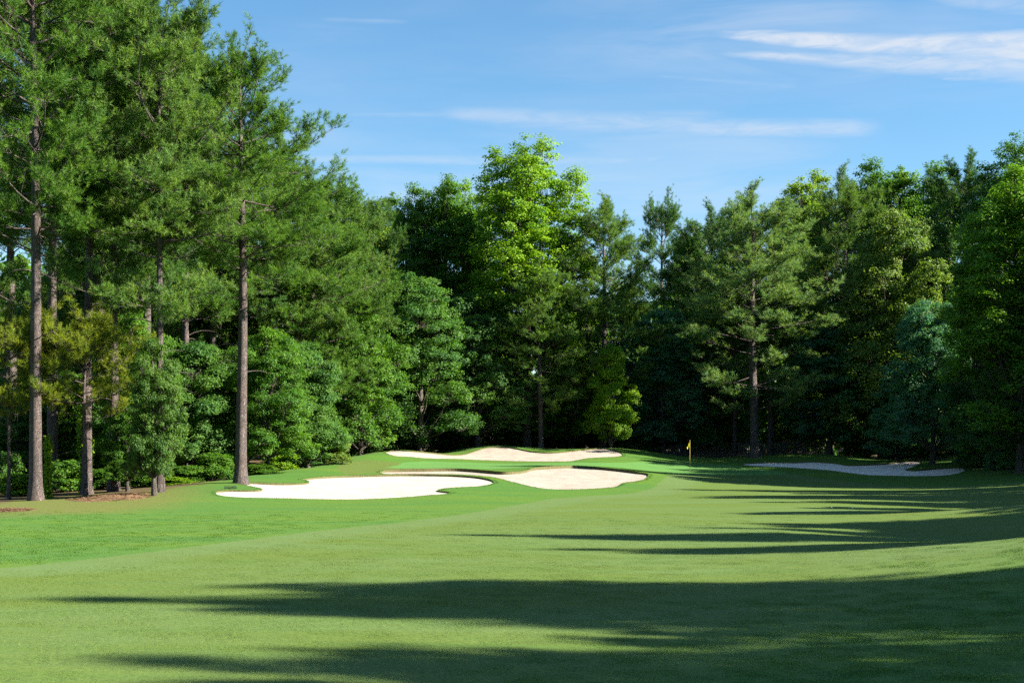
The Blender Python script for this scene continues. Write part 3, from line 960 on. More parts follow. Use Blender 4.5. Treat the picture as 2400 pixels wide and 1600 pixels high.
GL, GM, GR = 'trees at the left edge of the fairway', 'trees behind the green', 'trees in the shade on the right'
# --- left: tall pines
P1 = tree('PB', 84, 65, 0, PINE1, 'tall pine with the thickest trunk, nearest the left edge of the picture', ht=29.5, wide=5.2, rot=0.4, group=GL, fat=0.9)
tree('PB', 124, 77, 0, PINE2, 'tall pine with reddish upper trunk just behind the leftmost thick pine', ht=30, wide=5.0, rot=2.6, group=GL)
P3 = tree('PE', 204, 69, 0, PINE2, 'pine whose lower trunk is wrapped in climbing vines, left group', ht=26.5, wide=4.3, rot=1.0, group=GL, fat=0.95)
P4 = tree('PB', 266, 71, 0, PINE1, 'straight pine rising from the brown needle mound, left group', ht=27, wide=4.4, rot=4.0, group=GL, fat=0.95)
tree('PE', 375, 68, 0, PINE2, 'pale barked pine between the needle mound and the lone pine', ht=24, wide=4.2, rot=5.2, group=GL, fat=0.75)
P6 = tree('PA', 564, 72, 61, PINE1, 'lone tall pine standing at the tip of the white bunker', wide=5.2, rot=3.3, group=GL, fat=0.92)
tree('PB', 235, 86, -80, PINE1, 'tall pine filling the upper left, its top above the picture', wide=5.4, rot=0.9, group=GL)
tree('PB', 345, 88, -10, PINE3, 'tall pine touching the top edge left of the open sky', wide=5.2, rot=1.9, group=GL)
tree('PE', 435, 92, 62, PINE1, 'pine top just left of the lone pine, against the sky', wide=4.6, rot=2.2, group=GL)
tree('PC', 310, 98, 40, PINE3, 'dense pine deep behind the left pine group', wide=6.0, rot=0.2, group=GL)
tree('PC', 500, 97, 180, PINE3, 'dense pine directly behind the lone pine trunk', wide=5.6, rot=4.4, group=GL)
tree('PC', 640, 99, 310, PINE2, 'full pine close behind the right side of the lone pine', wide=5.6, rot=5.5, group=GL)
tree('PC', 735, 100, 375, PINE1, 'pine with drooping lower boughs right of the lone pine', wide=5.4, rot=1.5, group=GL)
tree('PC', 808, 108, 405, PINE2, 'pine with the pointed leaning top at the foot of the sky, left', wide=4.4, rot=2.9, group=GL)
tree('PE', 870, 120, 458, PINE3, 'small dark pine top left of the round yellow green crown', wide=4.2, rot=0.7, group=GL)
tree('PE', 30, 84, -60, PINE2, 'tall pine behind the leftmost trunk at the picture edge', wide=5.0, rot=3.7, group=GL)
tree('PD', 200, 67.5, 700, YPINE, 'young yellow green pine with low boughs beside the thick left trunk', wide=3.2, rot=0.6, name='young_pine', group=GL)
tree('PD', 20, 66.5, 690, YPINE, 'young yellow green pine cut by the left edge of the picture', wide=2.8, rot=2.4, name='young_pine', group=GL)
# --- left: understory
tree('DE', 362, 66.3, 790, (0.062, 0.140, 0.028), 'slim hardwood with drooping leaves on a dark double trunk', wide=1.6, rot=1.0, name='hardwood_sapling', group=GL, fat=2.2)
tree('DE', 300, 70, 930, MID, 'leaning leafy sapling beside the brown needle mound', wide=1.5, rot=2.0, name='hardwood_sapling', group=GL, fat=2.0, lean=0.05)
tree('DE', 320, 78, 730, MID, 'tall leafy understory tree between two left pines', wide=3.2, rot=0.3, name='understory_tree', group=GL)
tree('DF', 450, 80, 800, DARK, 'leafy understory tree left of the lone pine trunk', wide=3.4, rot=1.3, name='understory_tree', group=GL)
tree('DE', 510, 84, 850, DARK, 'leafy understory tree directly left behind the lone pine trunk', wide=3.0, rot=2.8, name='understory_tree', group=GL)
tree('DE', 628, 81, 765, MID, 'tiered bright green understory tree right of the lone pine', wide=3.1, rot=4.1, name='understory_tree', group=GL)
tree('DF', 722, 86, 800, DARK, 'broad understory tree above the left slope of the mound', wide=3.3, rot=5.0, name='understory_tree', group=GL)
tree('DF', 160, 81, 870, MID, 'understory tree behind the vine wrapped pine', wide=3.2, rot=0.8, name='understory_tree', group=GL)
tree('DE', 50, 80, 900, DARK, 'understory tree in the dark at the left edge', wide=3.2, rot=1.7, name='understory_tree', group=GL)
tree('DF', 250, 84, 860, DARK, 'understory tree in shade behind the needle mound', wide=3.0, rot=3.7, name='understory_tree', group=GL)
tree('DC', 560, 104, 560, DARK, 'dark broad tree deep behind the lone pine', wide=6.0, rot=3.0, group=GL)
tree('DC', 420, 106, 560, DARK, 'dark broad tree deep behind the left saplings', wide=6.0, rot=1.1, group=GL)
tree('DC', 200, 100, 600, DARK, 'dark broad tree deep behind the left pines', wide=6.4, rot=2.1, group=GL)
tree('DC', 700, 112, 560, DARK, 'dark broad tree behind the understory on the mound slope', wide=5.6, rot=0.4, group=GL)
# --- middle: broadleaf mass behind the green
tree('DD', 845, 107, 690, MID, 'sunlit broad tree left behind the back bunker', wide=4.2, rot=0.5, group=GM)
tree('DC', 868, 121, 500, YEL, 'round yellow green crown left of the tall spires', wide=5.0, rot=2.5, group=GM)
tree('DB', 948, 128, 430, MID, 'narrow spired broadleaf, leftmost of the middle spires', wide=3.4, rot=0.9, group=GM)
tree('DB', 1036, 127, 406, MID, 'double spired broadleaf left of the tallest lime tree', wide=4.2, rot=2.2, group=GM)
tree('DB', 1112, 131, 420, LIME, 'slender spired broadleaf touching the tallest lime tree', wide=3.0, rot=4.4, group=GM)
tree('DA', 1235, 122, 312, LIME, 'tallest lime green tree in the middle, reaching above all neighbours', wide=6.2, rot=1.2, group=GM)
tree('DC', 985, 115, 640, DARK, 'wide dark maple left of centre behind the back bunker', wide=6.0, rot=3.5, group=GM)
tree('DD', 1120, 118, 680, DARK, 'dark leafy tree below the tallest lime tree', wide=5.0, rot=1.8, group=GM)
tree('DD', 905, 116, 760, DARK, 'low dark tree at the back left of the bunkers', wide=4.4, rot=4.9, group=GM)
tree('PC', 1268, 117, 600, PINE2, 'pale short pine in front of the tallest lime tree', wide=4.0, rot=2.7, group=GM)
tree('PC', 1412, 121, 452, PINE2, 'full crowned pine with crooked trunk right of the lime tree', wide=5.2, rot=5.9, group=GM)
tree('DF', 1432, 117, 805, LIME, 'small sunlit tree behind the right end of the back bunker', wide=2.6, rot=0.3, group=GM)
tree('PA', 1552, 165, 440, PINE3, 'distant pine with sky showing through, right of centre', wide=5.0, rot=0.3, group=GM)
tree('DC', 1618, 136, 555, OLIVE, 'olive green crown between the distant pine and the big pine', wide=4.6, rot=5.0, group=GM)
tree('DC', 1555, 125, 720, TEAL_SHADE, 'dark shaded tree behind the yellow flag', wide=5.4, rot=2.0, group=GM)
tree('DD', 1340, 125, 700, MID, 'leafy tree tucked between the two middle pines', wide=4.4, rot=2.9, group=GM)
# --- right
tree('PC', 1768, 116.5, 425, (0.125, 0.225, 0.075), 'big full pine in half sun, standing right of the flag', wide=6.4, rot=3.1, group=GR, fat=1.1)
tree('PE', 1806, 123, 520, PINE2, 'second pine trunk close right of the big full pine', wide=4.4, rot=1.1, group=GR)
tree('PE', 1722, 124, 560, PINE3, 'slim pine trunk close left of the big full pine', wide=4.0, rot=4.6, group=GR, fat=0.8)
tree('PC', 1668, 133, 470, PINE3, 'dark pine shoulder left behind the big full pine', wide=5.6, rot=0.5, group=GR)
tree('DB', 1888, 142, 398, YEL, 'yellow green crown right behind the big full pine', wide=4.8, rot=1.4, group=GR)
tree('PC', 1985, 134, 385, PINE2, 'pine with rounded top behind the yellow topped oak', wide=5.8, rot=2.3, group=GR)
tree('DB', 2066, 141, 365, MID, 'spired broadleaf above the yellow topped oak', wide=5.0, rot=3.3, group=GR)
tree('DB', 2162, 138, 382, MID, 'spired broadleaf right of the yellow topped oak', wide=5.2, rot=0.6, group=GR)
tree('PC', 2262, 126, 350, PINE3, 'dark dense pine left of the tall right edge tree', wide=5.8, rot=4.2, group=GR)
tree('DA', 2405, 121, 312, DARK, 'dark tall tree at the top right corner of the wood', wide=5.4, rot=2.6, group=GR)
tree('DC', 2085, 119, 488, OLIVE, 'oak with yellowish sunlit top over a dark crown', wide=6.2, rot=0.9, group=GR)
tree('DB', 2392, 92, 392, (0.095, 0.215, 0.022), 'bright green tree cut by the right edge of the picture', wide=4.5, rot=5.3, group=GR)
tree('DD', 2185, 106, 700, TEAL_SHADE, 'bushy tree in blue green shade behind the right bunker', wide=4.2, rot=1.9, group=GR)
tree('DF', 2105, 111, 880, TEAL_SHADE, 'low bush tree in blue green shade left of the shaded bushy tree', wide=3.2, rot=4.0, group=GR)
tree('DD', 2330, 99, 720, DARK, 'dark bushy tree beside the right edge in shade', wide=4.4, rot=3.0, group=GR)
tree('DC', 1945, 122, 760, TEAL_SHADE, 'dark shaded tree over the end of the picket fence', wide=5.2, rot=5.7, group=GR)
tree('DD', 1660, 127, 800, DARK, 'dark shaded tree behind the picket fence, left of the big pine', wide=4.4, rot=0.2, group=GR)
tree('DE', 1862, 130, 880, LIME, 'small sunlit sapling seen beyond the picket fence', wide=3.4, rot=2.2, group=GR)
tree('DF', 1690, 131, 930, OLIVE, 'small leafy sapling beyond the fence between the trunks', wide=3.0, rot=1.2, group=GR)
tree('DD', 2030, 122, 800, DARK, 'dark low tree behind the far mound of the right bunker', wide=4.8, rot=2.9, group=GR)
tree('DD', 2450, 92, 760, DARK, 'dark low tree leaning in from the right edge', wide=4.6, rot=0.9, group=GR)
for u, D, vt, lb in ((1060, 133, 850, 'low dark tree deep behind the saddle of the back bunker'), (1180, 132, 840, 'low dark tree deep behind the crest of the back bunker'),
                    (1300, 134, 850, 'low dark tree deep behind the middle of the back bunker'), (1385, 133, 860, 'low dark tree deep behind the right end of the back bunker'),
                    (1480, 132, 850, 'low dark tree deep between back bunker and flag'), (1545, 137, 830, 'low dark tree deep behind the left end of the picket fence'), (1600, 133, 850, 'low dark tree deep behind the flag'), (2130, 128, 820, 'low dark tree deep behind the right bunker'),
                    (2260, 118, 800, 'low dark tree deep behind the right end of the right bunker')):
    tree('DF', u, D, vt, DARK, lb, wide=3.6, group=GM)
# shrubs at the foot of the wood
SHR = [(785, 89, 1022, OLIVE, 'grey green shrub on the left shoulder of the mound'), (40, 71, 1110, LIME, 'bright shrub left of the thick left trunk'),
       (655, 84, 1085, LIME, 'yellow green shrub on the skyline right of the lone pine'), (610, 80, 1095, MID, 'low shrub just right of the lone pine'),
       (505, 76, 1100, MID, 'low shrub just left of the lone pine'), (440, 75, 1105, MID, 'shrub right of the dark double trunk'), (400, 74, 1115, LIME, 'small shrub beside the dark double trunk'),
       (330, 74, 1100, MID, 'shrub between needle mound and double trunk'), (235, 75, 1100, MID, 'shrub between the vine wrapped pine and the needle mound pine'),
       (150, 73, 1110, MID, 'shrub between the thick left trunk and the vine wrapped pine'), (10, 74, 1080, DARK, 'dark shrub at the left edge'),
       (715, 92, 1055, DARK, 'dark shrub on the skyline of the left slope'), (860, 112, 1010, DARK, 'dark shrub behind the left end of the back bunker'),
       (960, 119, 1010, MID, 'shrub behind the low saddle of the back bunker'), (1060, 124, 1005, DARK, 'dark shrub behind the crest of the back bunker'),
       (1490, 124, 1020, DARK, 'dark shrub left of the picket fence'), (2010, 122, 1030, DARK, 'dark shrub right of the picket fence'),
       (2110, 119, 1030, DARK, 'dark shrub behind the upper finger of the right bunker'), (2240, 116, 1025, TEAL_SHADE, 'shaded shrub right behind the right bunker'),
       (2350, 112, 1010, DARK, 'dark shrub at the right edge'), (2290, 102, 1020, DARK, 'dark shrub behind the leaning stake'), (2345, 97, 1020, TEAL_SHADE, 'dark shrub below the bright right edge tree'),
       (2395, 93, 1020, DARK, 'dark shrub cut by the right edge of the picture'), (2180, 112, 1035, DARK, 'dark shrub close behind the fingers of the right bunker')]
for u, D, vt, c, lb in SHR:
    tree('SH', u, D, vt - random.uniform(0, 45 if D < 90 and u != 785 else 12), c, lb, wide=1.9 if D > 100 else 1.4, cat='shrub', group='shrubs at the foot of the wood')

# --- the row of trees right of the picture whose shadows reach across the fairway
hs_ = Vector((SV.x, SV.y)).normalized()
tanel = math.tan(math.radians(SUN_EL))
CAST = [  # shadow tip pixel, height, kind, width
    (40, 1680, 27, 'PB', 3.6), (330, 1535, 26, 'DB', 2.6), (150, 1411, 29, 'DB', 3.0), (430, 1380, 27, 'DB', 2.5), (1080, 1254, 26, 'DB', 1.8), (1280, 1290, 25, 'DB', 2.0),
    (1830, 1204, 26, 'DB', 1.9), (1620, 1147, 27, 'DB', 2.8), (1780, 1176, 25, 'DB', 1.9), (1550, 1108, 26, 'DB', 2.8), (1690, 1119, 27, 'DB', 3.2), (1640, 1236, 26, 'DB', 1.5),
]
CL = 'tree in the row right of the picture, known by its shadow'
CG = 'shadow casting tree row beyond the right edge'


def gz(x, y):
    return float(base_h(np.array([float(x)]), np.array([float(y)]))[0])


for u, v, ht, kd, wd_ in CAST:
    tx, ty = hit(u, v, d0=8.0, d1=124)
    z0 = 3.0
    for _ in range(3):
        k_ = (ht + z0 - gz(tx, ty)) / tanel
        x, y = tx + hs_.x * k_, ty + hs_.y * k_
        z0 = gz(x, y)
    plant(kd, 'pine_tree' if kd[0] == 'P' else 'broadleaf_tree', x, y, z0 - 0.05, ht, wd_, random.uniform(0, 6.28), PINE1, CL, 'tree', CG)
    if v > 1500:
        continue
    x2, y2 = x - hs_.x * 6.5, y - hs_.y * 6.5                             # second, lower tree added on the sun line to deepen the shadow
    plant('PC', 'pine_tree', x2, y2, gz(x2, y2) - 0.05, ht - 4.6, wd_ * 0.9, random.uniform(0, 6.28), PINE1, CL, 'tree', CG)
BACKROW = [(53, 118, 25, 'DC', 5.5), (46, 110, 22, 'DC', 4.6), (60, 104, 27, 'PC', 5.0), (57, 96, 24, 'DA', 5.0), (63, 89, 25, 'DC', 5.0), (56, 87, 25, 'DC', 4.6), (43, 92, 12, 'DD', 4.2), (43, 117, 14, 'DD', 4.6), (39, 103, 10, 'DD', 4.2), (62, 128, 29, 'DC', 6),
           (25, 15, 14, 'PE', 3.4), (19, 11, 10, 'PD', 3.4), (31, 18.5, 15, 'PE', 2.4), (28, 8, 15, 'PC', 3.8), (42, 10, 22, 'PE', 3.2), (46, 91, 18, 'DC', 4.5)]
for yb, wb in ((88, 4.4), (69, 2.9), (55.5, 2.5), (48.5, 2.1), (43.5, 2.0), (38.8, 2.2)):       # trees one behind the other along the light
    for x, ht in ((38, 15), (48, 21)):
        BACKROW.append((x, yb - 0.14 * (x - 8), ht, 'DB', wb))
for k in range(12):                                                                       # low belt just outside the picture
    y = 35.5 + k * 4.3
    BACKROW.append((30 + 0.09 * (y - 35) + 1.2 * math.sin(k * 2.1), y, 8.6 + 1.5 * math.sin(k * 1.7), 'DD', 2.5))
for x, y, ht, kd, wd_ in BACKROW:
    plant(kd, 'pine_tree' if kd[0] == 'P' else 'broadleaf_tree', x, y, gz(x, y) - 0.05, ht, wd_, random.uniform(0, 6.28), MID, CL, 'tree', CG)

# --- deep wood behind: reads as one mass
def deep_wood():
    r = np.random.default_rng(5)
    Vs, Ts, As, off = [], [], [], 0
    spots = [(x + r.uniform(-3, 3), D + r.uniform(-4, 4) - abs(x) * 0.25, row) for row, D in enumerate((150, 163, 178)) for x in np.arange(-70, 75, 8.0)]
    spots += [(x + r.uniform(-3, 3), 108 + (x + 70) * 0.55 + r.uniform(-3, 3), 0) for x in np.arange(-70, -8, 7.0)]
    spots += [(x + r.uniform(-3, 3), 92 + (x + 70) * 0.5 + r.uniform(-3, 3), 0) for x in np.arange(-75, -22, 7.0)]
    for xx, yy, row in spots:
        if True:
            g = float(base_h(np.array([xx]), np.array([yy]))[0])
            top = r.uniform(15, 19) + row * 1.0
            n = 1700
            c = rand_unit(r, n) * (r.uniform(0.5, 1, n) ** 0.4)[:, None] * np.array([5.2, 5.2, top * 0.5]) + np.array([xx, yy, g + top * 0.5])
            N_ = norm(np.array([0, 0, .5]) + rand_unit(r, n))
            V, T, a = leaf_quads(r, c, N_, r.uniform(0.5, 1.0, n), 0.4, r.uniform(0, 1, n))
            Vs.append(V); Ts.append(T + off); As.append(a)
            off += len(V)
    return mesh_from('deep_woods', np.concatenate(Vs), np.concatenate(Ts), {'rnd': np.concatenate(As)}, M_LEAF, False)


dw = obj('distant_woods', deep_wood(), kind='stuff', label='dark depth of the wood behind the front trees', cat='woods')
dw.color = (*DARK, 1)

# ------------------------------------------------------------------ objects on the course
M_YEL = plain('yellow_flag_cloth', (0.75, 0.60, 0.01), 0.7, 0.15)
M_YPOLE = plain('yellow_fibreglass', (0.60, 0.50, 0.12), 0.4, 0.1)
M_WHITE = plain('white_paint', (0.75, 0.75, 0.72), 0.4, 0.05)
M_WOODG = plain('weathered_paling', (0.13, 0.12, 0.105), 0.9, 0.6)
M_BLACK = plain('dark_plastic', (0.015, 0.022, 0.020), 0.6, 0.2)


def gh(x, y):
    return float(ground_h(x, y)[0])


# flagstick
fx, fy = hit(1617, 1101.5)
fe = bpy.data.objects.new('golf_flag', None)
COL.objects.link(fe)
fe.location = (fx, fy, gh(fx, fy))
tag(fe, 'yellow flag hanging on a thin yellow pole in the green', 'flag')
zz = np.linspace(-0.1, 2.2, 6)
V, T = tubes(np.c_[np.zeros(6), np.zeros(6), zz][None], np.full((1, 6), 0.013), 8)
obj('pole', mesh_from('flag_pole', V, T, None, M_YPOLE, True), fe)
nu, nv = 12, 12                                     # limp cloth with folds
Vc = []
for side in (0, 1):
    for i in range(nu):
        for j in range(nv):
            a, b = i / (nu - 1), j / (nv - 1)
            drop = a * (0.30 * (1 - b * 0.3))
            xx = -a * (0.05 + 0.15 * np.sin(min(1, b * 1.25) * np.pi * 0.62)) - 0.008
            yy = 0.035 * np.sin(a * 9 + b * 2) * a + (0.003 if side else -0.003)
            Vc.append((xx, yy, 2.19 - b * 0.45 - drop))
Vc = np.array(Vc)
Tc = []
for side in (0, 1):
    o_ = side * nu * nv
    for i in range(nu - 1):
        for j in range(nv - 1):
            q = [o_ + i * nv + j, o_ + (i + 1) * nv + j, o_ + (i + 1) * nv + j + 1, o_ + i * nv + j + 1]
            Tc += [(q[0], q[1], q[2]), (q[0], q[2], q[3])]
obj('flag_cloth', mesh_from('flag_cloth', Vc, np.array(Tc), None, M_YEL, True), fe)
cupv = tubes(np.array([[[0, 0, -0.08], [0, 0, 0.012]]]), np.array([[0.054, 0.054]]), 16)
obj('cup', mesh_from('cup', *cupv, None, M_WHITE, True), fe)

# rake lying on the turf left of the bunker
rx, ry = hit(540, 1147)
rz = gh(rx, ry)
re_ = bpy.data.objects.new('bunker_rake', None)
COL.objects.link(re_)
re_.location = (rx, ry, rz + 0.03)
re_.rotation_euler = (0, 0, 0.08)
tag(re_, 'dark bunker rake lying on the grass beside the lone pine', 'rake')
obj('handle', mesh_from('rake_handle', *tubes(np.array([[[0.0, 0.02, 0.03], [0.0, 0.9, 0.05], [0.02, 1.75, 0.06]]]), np.full((1, 3), 0.016), 8), None, M_BLACK, True), re_)
obj('head', mesh_from('rake_head', *box(0, 0, 0.03, 0.60, 0.05, 0.05), None, M_BLACK), re_)
tooth = mesh_from('rake_tooth', *box(0, 0, 0, 0.014, 0.014, 0.11), None, M_BLACK)
for k in range(13):
    o = obj('tooth', tooth, re_)
    o.location = (-0.28 + k * 0.0467, -0.01, 0.10)

# dark stake right of the right bunker
sx_, sy_ = hit(2303, 1106)
st = bpy.data.objects.new('marker_stake', None)
COL.objects.link(st)
st.location = (sx_, sy_, gh(sx_, sy_))
st.rotation_euler = (0, 0.18, 0.3)
tag(st, 'dark leaning stake on the shaded grass right of the right bunker', 'stake')
Vs_, Ts_ = tubes(np.array([[[0, 0, -0.1], [0, 0, 0.5], [0, 0, 0.55], [0, 0, 0.58]]]), np.array([[0.025, 0.025, 0.022, 0.003]]), 8)
obj('shaft', mesh_from('stake_shaft', Vs_, Ts_, None, M_BLACK, False), st)
obj('cap', mesh_from('stake_cap', *tubes(np.array([[[0, 0, .5], [0, 0, .585], [0, 0, .6]]]), np.array([[.035, .035, .004]]), 8), None, M_BLACK, False), st)

# two white balls on the fairway
def ball_mesh():
    import bmesh
    bm = bmesh.new()
    bmesh.ops.create_icosphere(bm, subdivisions=3, radius=0.035)
    for v in bm.verts:
        v.co *= 1 + 0.012 * math.sin(v.co.x * 500) * math.sin(v.co.y * 500) * math.sin(v.co.z * 500)
    me = bpy.data.meshes.new('golf_ball')
    bm.to_mesh(me)
    bm.free()
    me.materials.append(M_WHITE)
    return me


bmsh = ball_mesh()
for (u, v), lb in (((1949, 1190), 'white golf ball on the lit fairway strip, left one of two'), ((1998, 1192), 'white golf ball on the lit fairway strip, right one of two')):
    x, y = hit(u, v)
    obj('golf_ball', bmsh, None, lb, 'ball', 'golf balls on the fairway', None, (x, y, gh(x, y) + 0.03))

# picket fence behind the green
fen = bpy.data.objects.new('picket_fence', None)
COL.objects.link(fen)
fD = 127.0
fx0, fx1 = (1520 - 1200) / F * fD, (1945 - 1200) / F * fD
fen.location = (0, 0, 0)
tag(fen, 'weathered grey picket fence in the shade behind the green', 'fence')
pick = mesh_from('picket', *join([box(0, 0, 0.62, 0.085, 0.022, 1.24), box(0, 0, 1.27, 0.05, 0.022, 0.06)]), None, M_WOODG)
nP = int((fx1 - fx0) / 0.155)
def fz(x):
    return 0.75 + 0.5 * (x - fx0) / (fx1 - fx0) + 0.06 * math.sin(x * 1.3)
for k in range(nP):
    x = fx0 + k * 0.155
    y = fD + 0.6 * math.sin(x * 0.25)
    o = obj('picket', pick, fen)
    o.location = (x, y, fz(x) - 0.1 + random.uniform(-0.03, 0.03))
    o.rotation_euler = (0, random.uniform(-0.03, 0.03), 0)
xs = np.linspace(fx0, fx1, 30)
for zr in (0.3, 0.95):
    Pr = np.array([[x, fD + 0.6 * math.sin(x * 0.25) + 0.045, fz(x) - 0.1 + zr] for x in xs])
    obj('rail', mesh_from('fence_rail', *tubes(Pr[None], np.full((1, 30), 0.03), 4), None, M_WOODG), fen)
for x in np.arange(fx0 + 0.4, fx1, 2.4):
    y = fD + 0.6 * math.sin(x * 0.25) + 0.12
    obj('fence_post', mesh_from('fence_post', *box(x, y, fz(x) + 0.3, 0.10, 0.10, 2.2), None, M_WOODG), fen)

# climbing vines on two left trunks
def vine(host_u, host_D, z0, z1, rad, color, label, seed, side, n=1500, wide=0.35):
    r = np.random.default_rng(seed)
    x = (host_u - 1200) / F * host_D
    z = float(base_h(np.array([x]), np.array([float(host_D)]))[0])
    e = bpy.data.objects.new('climbing_vine', None)
    COL.objects.link(e)
    e.location = (x, host_D, z)
    tag(e, label, 'vine', 'vines on the left trunks')
    nst = 5
    k = np.linspace(0, 1, 14)
    a0 = side + r.uniform(-0.9, 0.9, nst)
    P = np.stack([np.cos(a0[:, None] + 0.5 * np.sin(k * 6 + a0[:, None])) * rad, np.sin(a0[:, None] + 0.5 * np.sin(k * 6 + a0[:, None])) * rad,
                  np.repeat((z0 + (z1 - z0) * k)[None], nst, 0)], -1)
    obj('stem', mesh_from('vine_stem', *tubes(P, np.full((nst, 14), 0.02), 5), None, M_DBARK, True), e)
    s_ = r.integers(0, nst, n)
    q = r.uniform(0, 1, n)
    c = np.stack([np.interp(q, k, P[0, :, 0]) * 0, q * 0, q * 0], -1)
    for j in range(3):
        tmp = np.array([np.interp(q, k, P[m, :, j]) for m in range(nst)])
        c[:, j] = tmp[s_, np.arange(n)]
    o = rand_unit(r, n) * r.uniform(0, 1, n)[:, None] * wide * (0.45 + 0.55 * np.abs(np.sin(q * 9 + seed)))[:, None]
    c = c + o
    N_ = norm(np.c_[c[:, :2] * 2, np.full(n, 0.3)] + rand_unit(r, n) * 0.6)
    V, T, at = leaf_quads(r, c, N_, r.uniform(0.09, 0.18, n), 0.42, r.uniform(0, 1, n))
    lo = obj('leaves', mesh_from('vine_leaves', V, T, {'rnd': at}, M_LEAF, False), e)
    lo.color = (*color, 1)


vine(204, 69, 0.1, 4.2, 0.33, LIME, 'leafy vine climbing the trunk left of the needle mound', 3, 2.6, 1700, 0.36)
vine(108, 66.5, 0.0, 2.9, 0.10, (0.14, 0.27, 0.02), 'bright green vine column close right of the thick left trunk', 4, 0.2, 1500, 0.27)

# brown pine-straw mounds
def mound(u, v, a, b, h, label, seed):
    r = np.random.default_rng(seed)
    x0, y0 = hit(u, v)
    n, m = 14, 32
    V = [(x0, y0, gh(x0, y0) + h)]
    for i in range(1, n + 1):
        q = i / n
        for j in range(m):
            an = j / m * 2 * np.pi
            rr = q * (1 + 0.12 * math.sin(an * 3 + seed) + 0.06 * math.sin(an * 7))
            x, y = x0 + a * rr * math.cos(an), y0 + b * rr * math.sin(an)
            V.append((x, y, base_h(np.array([x]), np.array([y]))[0] + h * (0.5 + 0.5 * math.cos(q * math.pi)) + r.uniform(-.02, .02) - (0.05 if i == n else 0)))
    T = [(0, 1 + j, 1 + (j + 1) % m) for j in range(m)]
    for i in range(n - 1):
        for j in range(m):
            p, q2 = 1 + i * m + j, 1 + i * m + (j + 1) % m
            T += [(p, p + m, q2 + m), (p, q2 + m, q2)]
    e = obj('straw_mound', mesh_from('straw_mound', np.array(V), np.array(T), None, M_STRAW, True), None, label, 'mound', 'pine straw mounds')
    k = 1600
    q = r.uniform(0, 1, k) ** 0.5
    an = r.uniform(0, 6.28, k)
    x, y = x0 + a * q * np.cos(an), y0 + b * q * np.sin(an)
    z = base_h(x, y) + h * (0.5 + 0.5 * np.cos(q * np.pi)) + 0.02
    d = rand_unit(r, k) * np.array([1, 1, 0.25]) * 0.14
    s2 = norm(np.cross(d, rand_unit(r, k))) * 0.008
    c = np.c_[x, y, z]
    V2 = np.stack([c + s2 - d, c - s2 - d, c + d], 1).reshape(-1, 3)
    o = obj('needle_litter', mesh_from('needle_litter', V2, np.arange(len(V2)).reshape(-1, 3), None, M_STRAW, False), e)
    o['kind'] = 'stuff'


M_STRAW = sand_material('pine_straw', (0.10, 0.062, 0.034), (0.19, 0.115, 0.066))
mound(258, 1166, 1.9, 2.4, 0.14, 'mound of brown pine needles at the foot of the left pines', 1)
mound(10, 1196, 1.1, 1.6, 0.06, 'low patch of brown pine needles at the left edge', 2)
tris = sum(len(m.polygons) for m in bpy.data.meshes)
print('total tris', tris)


# ------------------------------------------------------------------ grass blades on the near turf
def blade_tile(name, n, hgt, wid, mat, seed, rad=0.26):
    r = np.random.default_rng(seed)
    a = r.uniform(0, 2 * np.pi, n)
    q = rad * np.sqrt(r.uniform(0, 1, n))
    c = np.c_[np.cos(a) * q, np.sin(a) * q, np.zeros(n)]
    a = r.uniform(0, 2 * np.pi, n)
    d = np.c_[np.cos(a), np.sin(a), np.zeros(n)] * (wid * 0.5)
    L = hgt * r.uniform(0.55, 1.2, n)
    tip = c + np.c_[r.normal(0, 0.7, (n, 2)) * L[:, None], L]
    V = np.stack([c + d, c - d, tip], 1).reshape(-1, 3)
    me = mesh_from(name, V, np.arange(3 * n).reshape(-1, 3), {'rnd': np.repeat(r.uniform(0, 1, n), 3)}, mat, False)
    return bpy.data.objects.new(name, me)


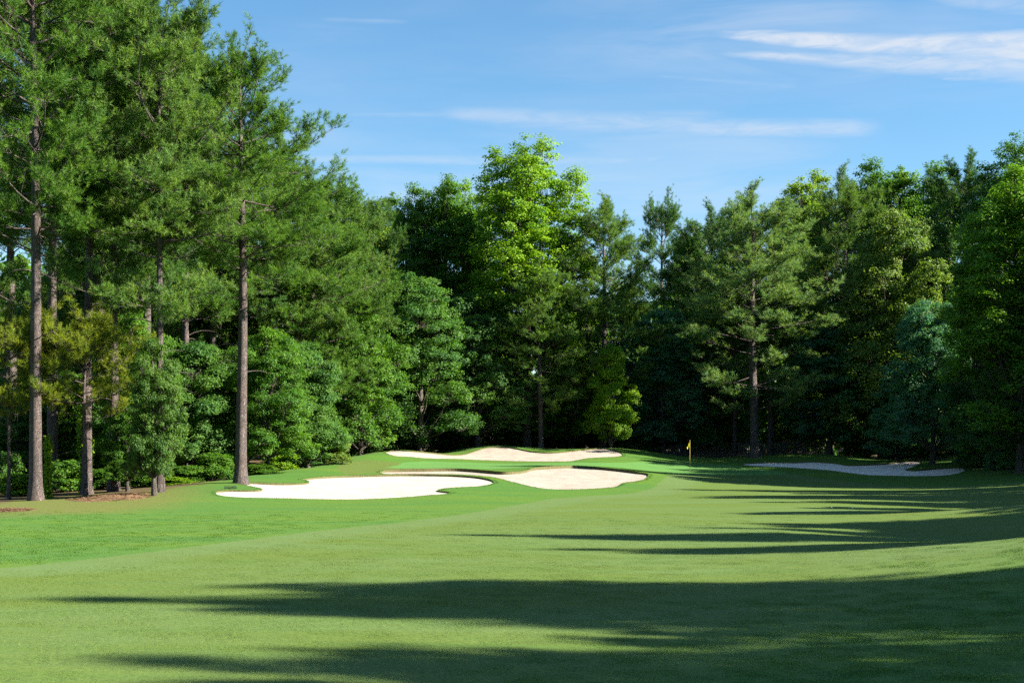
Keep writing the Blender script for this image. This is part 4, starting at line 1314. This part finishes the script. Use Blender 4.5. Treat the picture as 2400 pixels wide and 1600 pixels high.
def scatter(name, label, P, tile):
    """one object whose vertices carry a tile of blades each"""
    e = 0.4
    z = ground_h(P[:, 0], P[:, 1])
    gx_ = (ground_h(P[:, 0] + e, P[:, 1]) - z) / e
    gy_ = (ground_h(P[:, 0], P[:, 1] + e) - z) / e
    me = bpy.data.meshes.new(name)
    me.from_pydata([(x, y, zz - 0.002) for (x, y), zz in zip(P, z)], [], [])
    at = me.attributes.new('turn', 'FLOAT_VECTOR', 'POINT')
    at.data.foreach_set('vector', np.c_[np.arctan(gy_), -np.arctan(gx_), RNG.uniform(0, 6.28, len(P)) * 0].astype(np.float32).ravel())
    o = obj(name, me, kind='stuff', label=label, cat='grass')
    ng = bpy.data.node_groups.new(name + '_scatter', 'GeometryNodeTree')
    ng.interface.new_socket('Geometry', in_out='INPUT', socket_type='NodeSocketGeometry')
    ng.interface.new_socket('Geometry', in_out='OUTPUT', socket_type='NodeSocketGeometry')
    gi, go = ng.nodes.new('NodeGroupInput'), ng.nodes.new('NodeGroupOutput')
    oi = ng.nodes.new('GeometryNodeObjectInfo')
    oi.inputs['Object'].default_value = tile
    oi.inputs['As Instance'].default_value = True
    na = ng.nodes.new('GeometryNodeInputNamedAttribute')
    na.data_type = 'FLOAT_VECTOR'
    na.inputs['Name'].default_value = 'turn'
    er = ng.nodes.new('FunctionNodeEulerToRotation')
    ip = ng.nodes.new('GeometryNodeInstanceOnPoints')
    ng.links.new(gi.outputs[0], ip.inputs['Points'])
    ng.links.new(oi.outputs['Geometry'], ip.inputs['Instance'])
    ng.links.new(na.outputs[0], er.inputs[0])
    ng.links.new(er.outputs[0], ip.inputs['Rotation'])
    ng.links.new(ip.outputs[0], go.inputs[0])
    md = o.modifiers.new('blades', 'NODES')
    md.node_group = ng
    return o


gp = np.c_[RNG.uniform(-24, 24, 30000), RNG.uniform(14, 58, 30000)]
gp = gp[(np.abs(gp[:, 0]) < 0.385 * gp[:, 1] + 1.0)]
gp = gp[RNG.uniform(0, 1, len(gp)) < np.clip((60 - gp[:, 1]) / 34, 0, 1) ** 1.3]
fd, bd = sdist(gp[:, 0], gp[:, 1], FAIR), sdist(gp[:, 0], gp[:, 1], BANK)
infair = (fd > RNG.uniform(0.0, 2.2, len(gp))) & (bd < RNG.uniform(-5, 2, len(gp)))
inrough = (fd < RNG.uniform(-1.2, -0.2, len(gp)))
inbank = bd > RNG.uniform(-3, 4, len(gp))
scatter('grass', 'short mown grass blades of the near fairway', gp[infair], blade_tile('fairway_blades', 190, 0.0085, 0.006, ground_material('fairway'), 1))
scatter('rough_grass', 'longer grass blades of the left rough and right bank', gp[inrough | (inbank & ~infair)], blade_tile('rough_blades', 210, 0.016, 0.008, ground_material('rough'), 2))
ed = []
for P in BUNK:
    Q = resample(P, 0.16)
    d_ = np.roll(Q, -1, 0) - np.roll(Q, 1, 0)
    ar = np.sign(np.sum(Q[:, 0] * np.roll(Q[:, 1], -1) - np.roll(Q[:, 0], -1) * Q[:, 1]))
    nr = np.c_[d_[:, 1], -d_[:, 0]] * ar
    nr /= np.maximum(np.linalg.norm(nr, axis=1, keepdims=True), 1e-9)
    ed.append(Q + nr * RNG.uniform(0.03, 0.22, (len(Q), 1)))
scatter('bunker_fringe_grass', 'ragged grass overhanging the edges of the bunkers', np.concatenate(ed), blade_tile('fringe_blades', 30, 0.045, 0.010, ground_material('rough'), 5, 0.13))
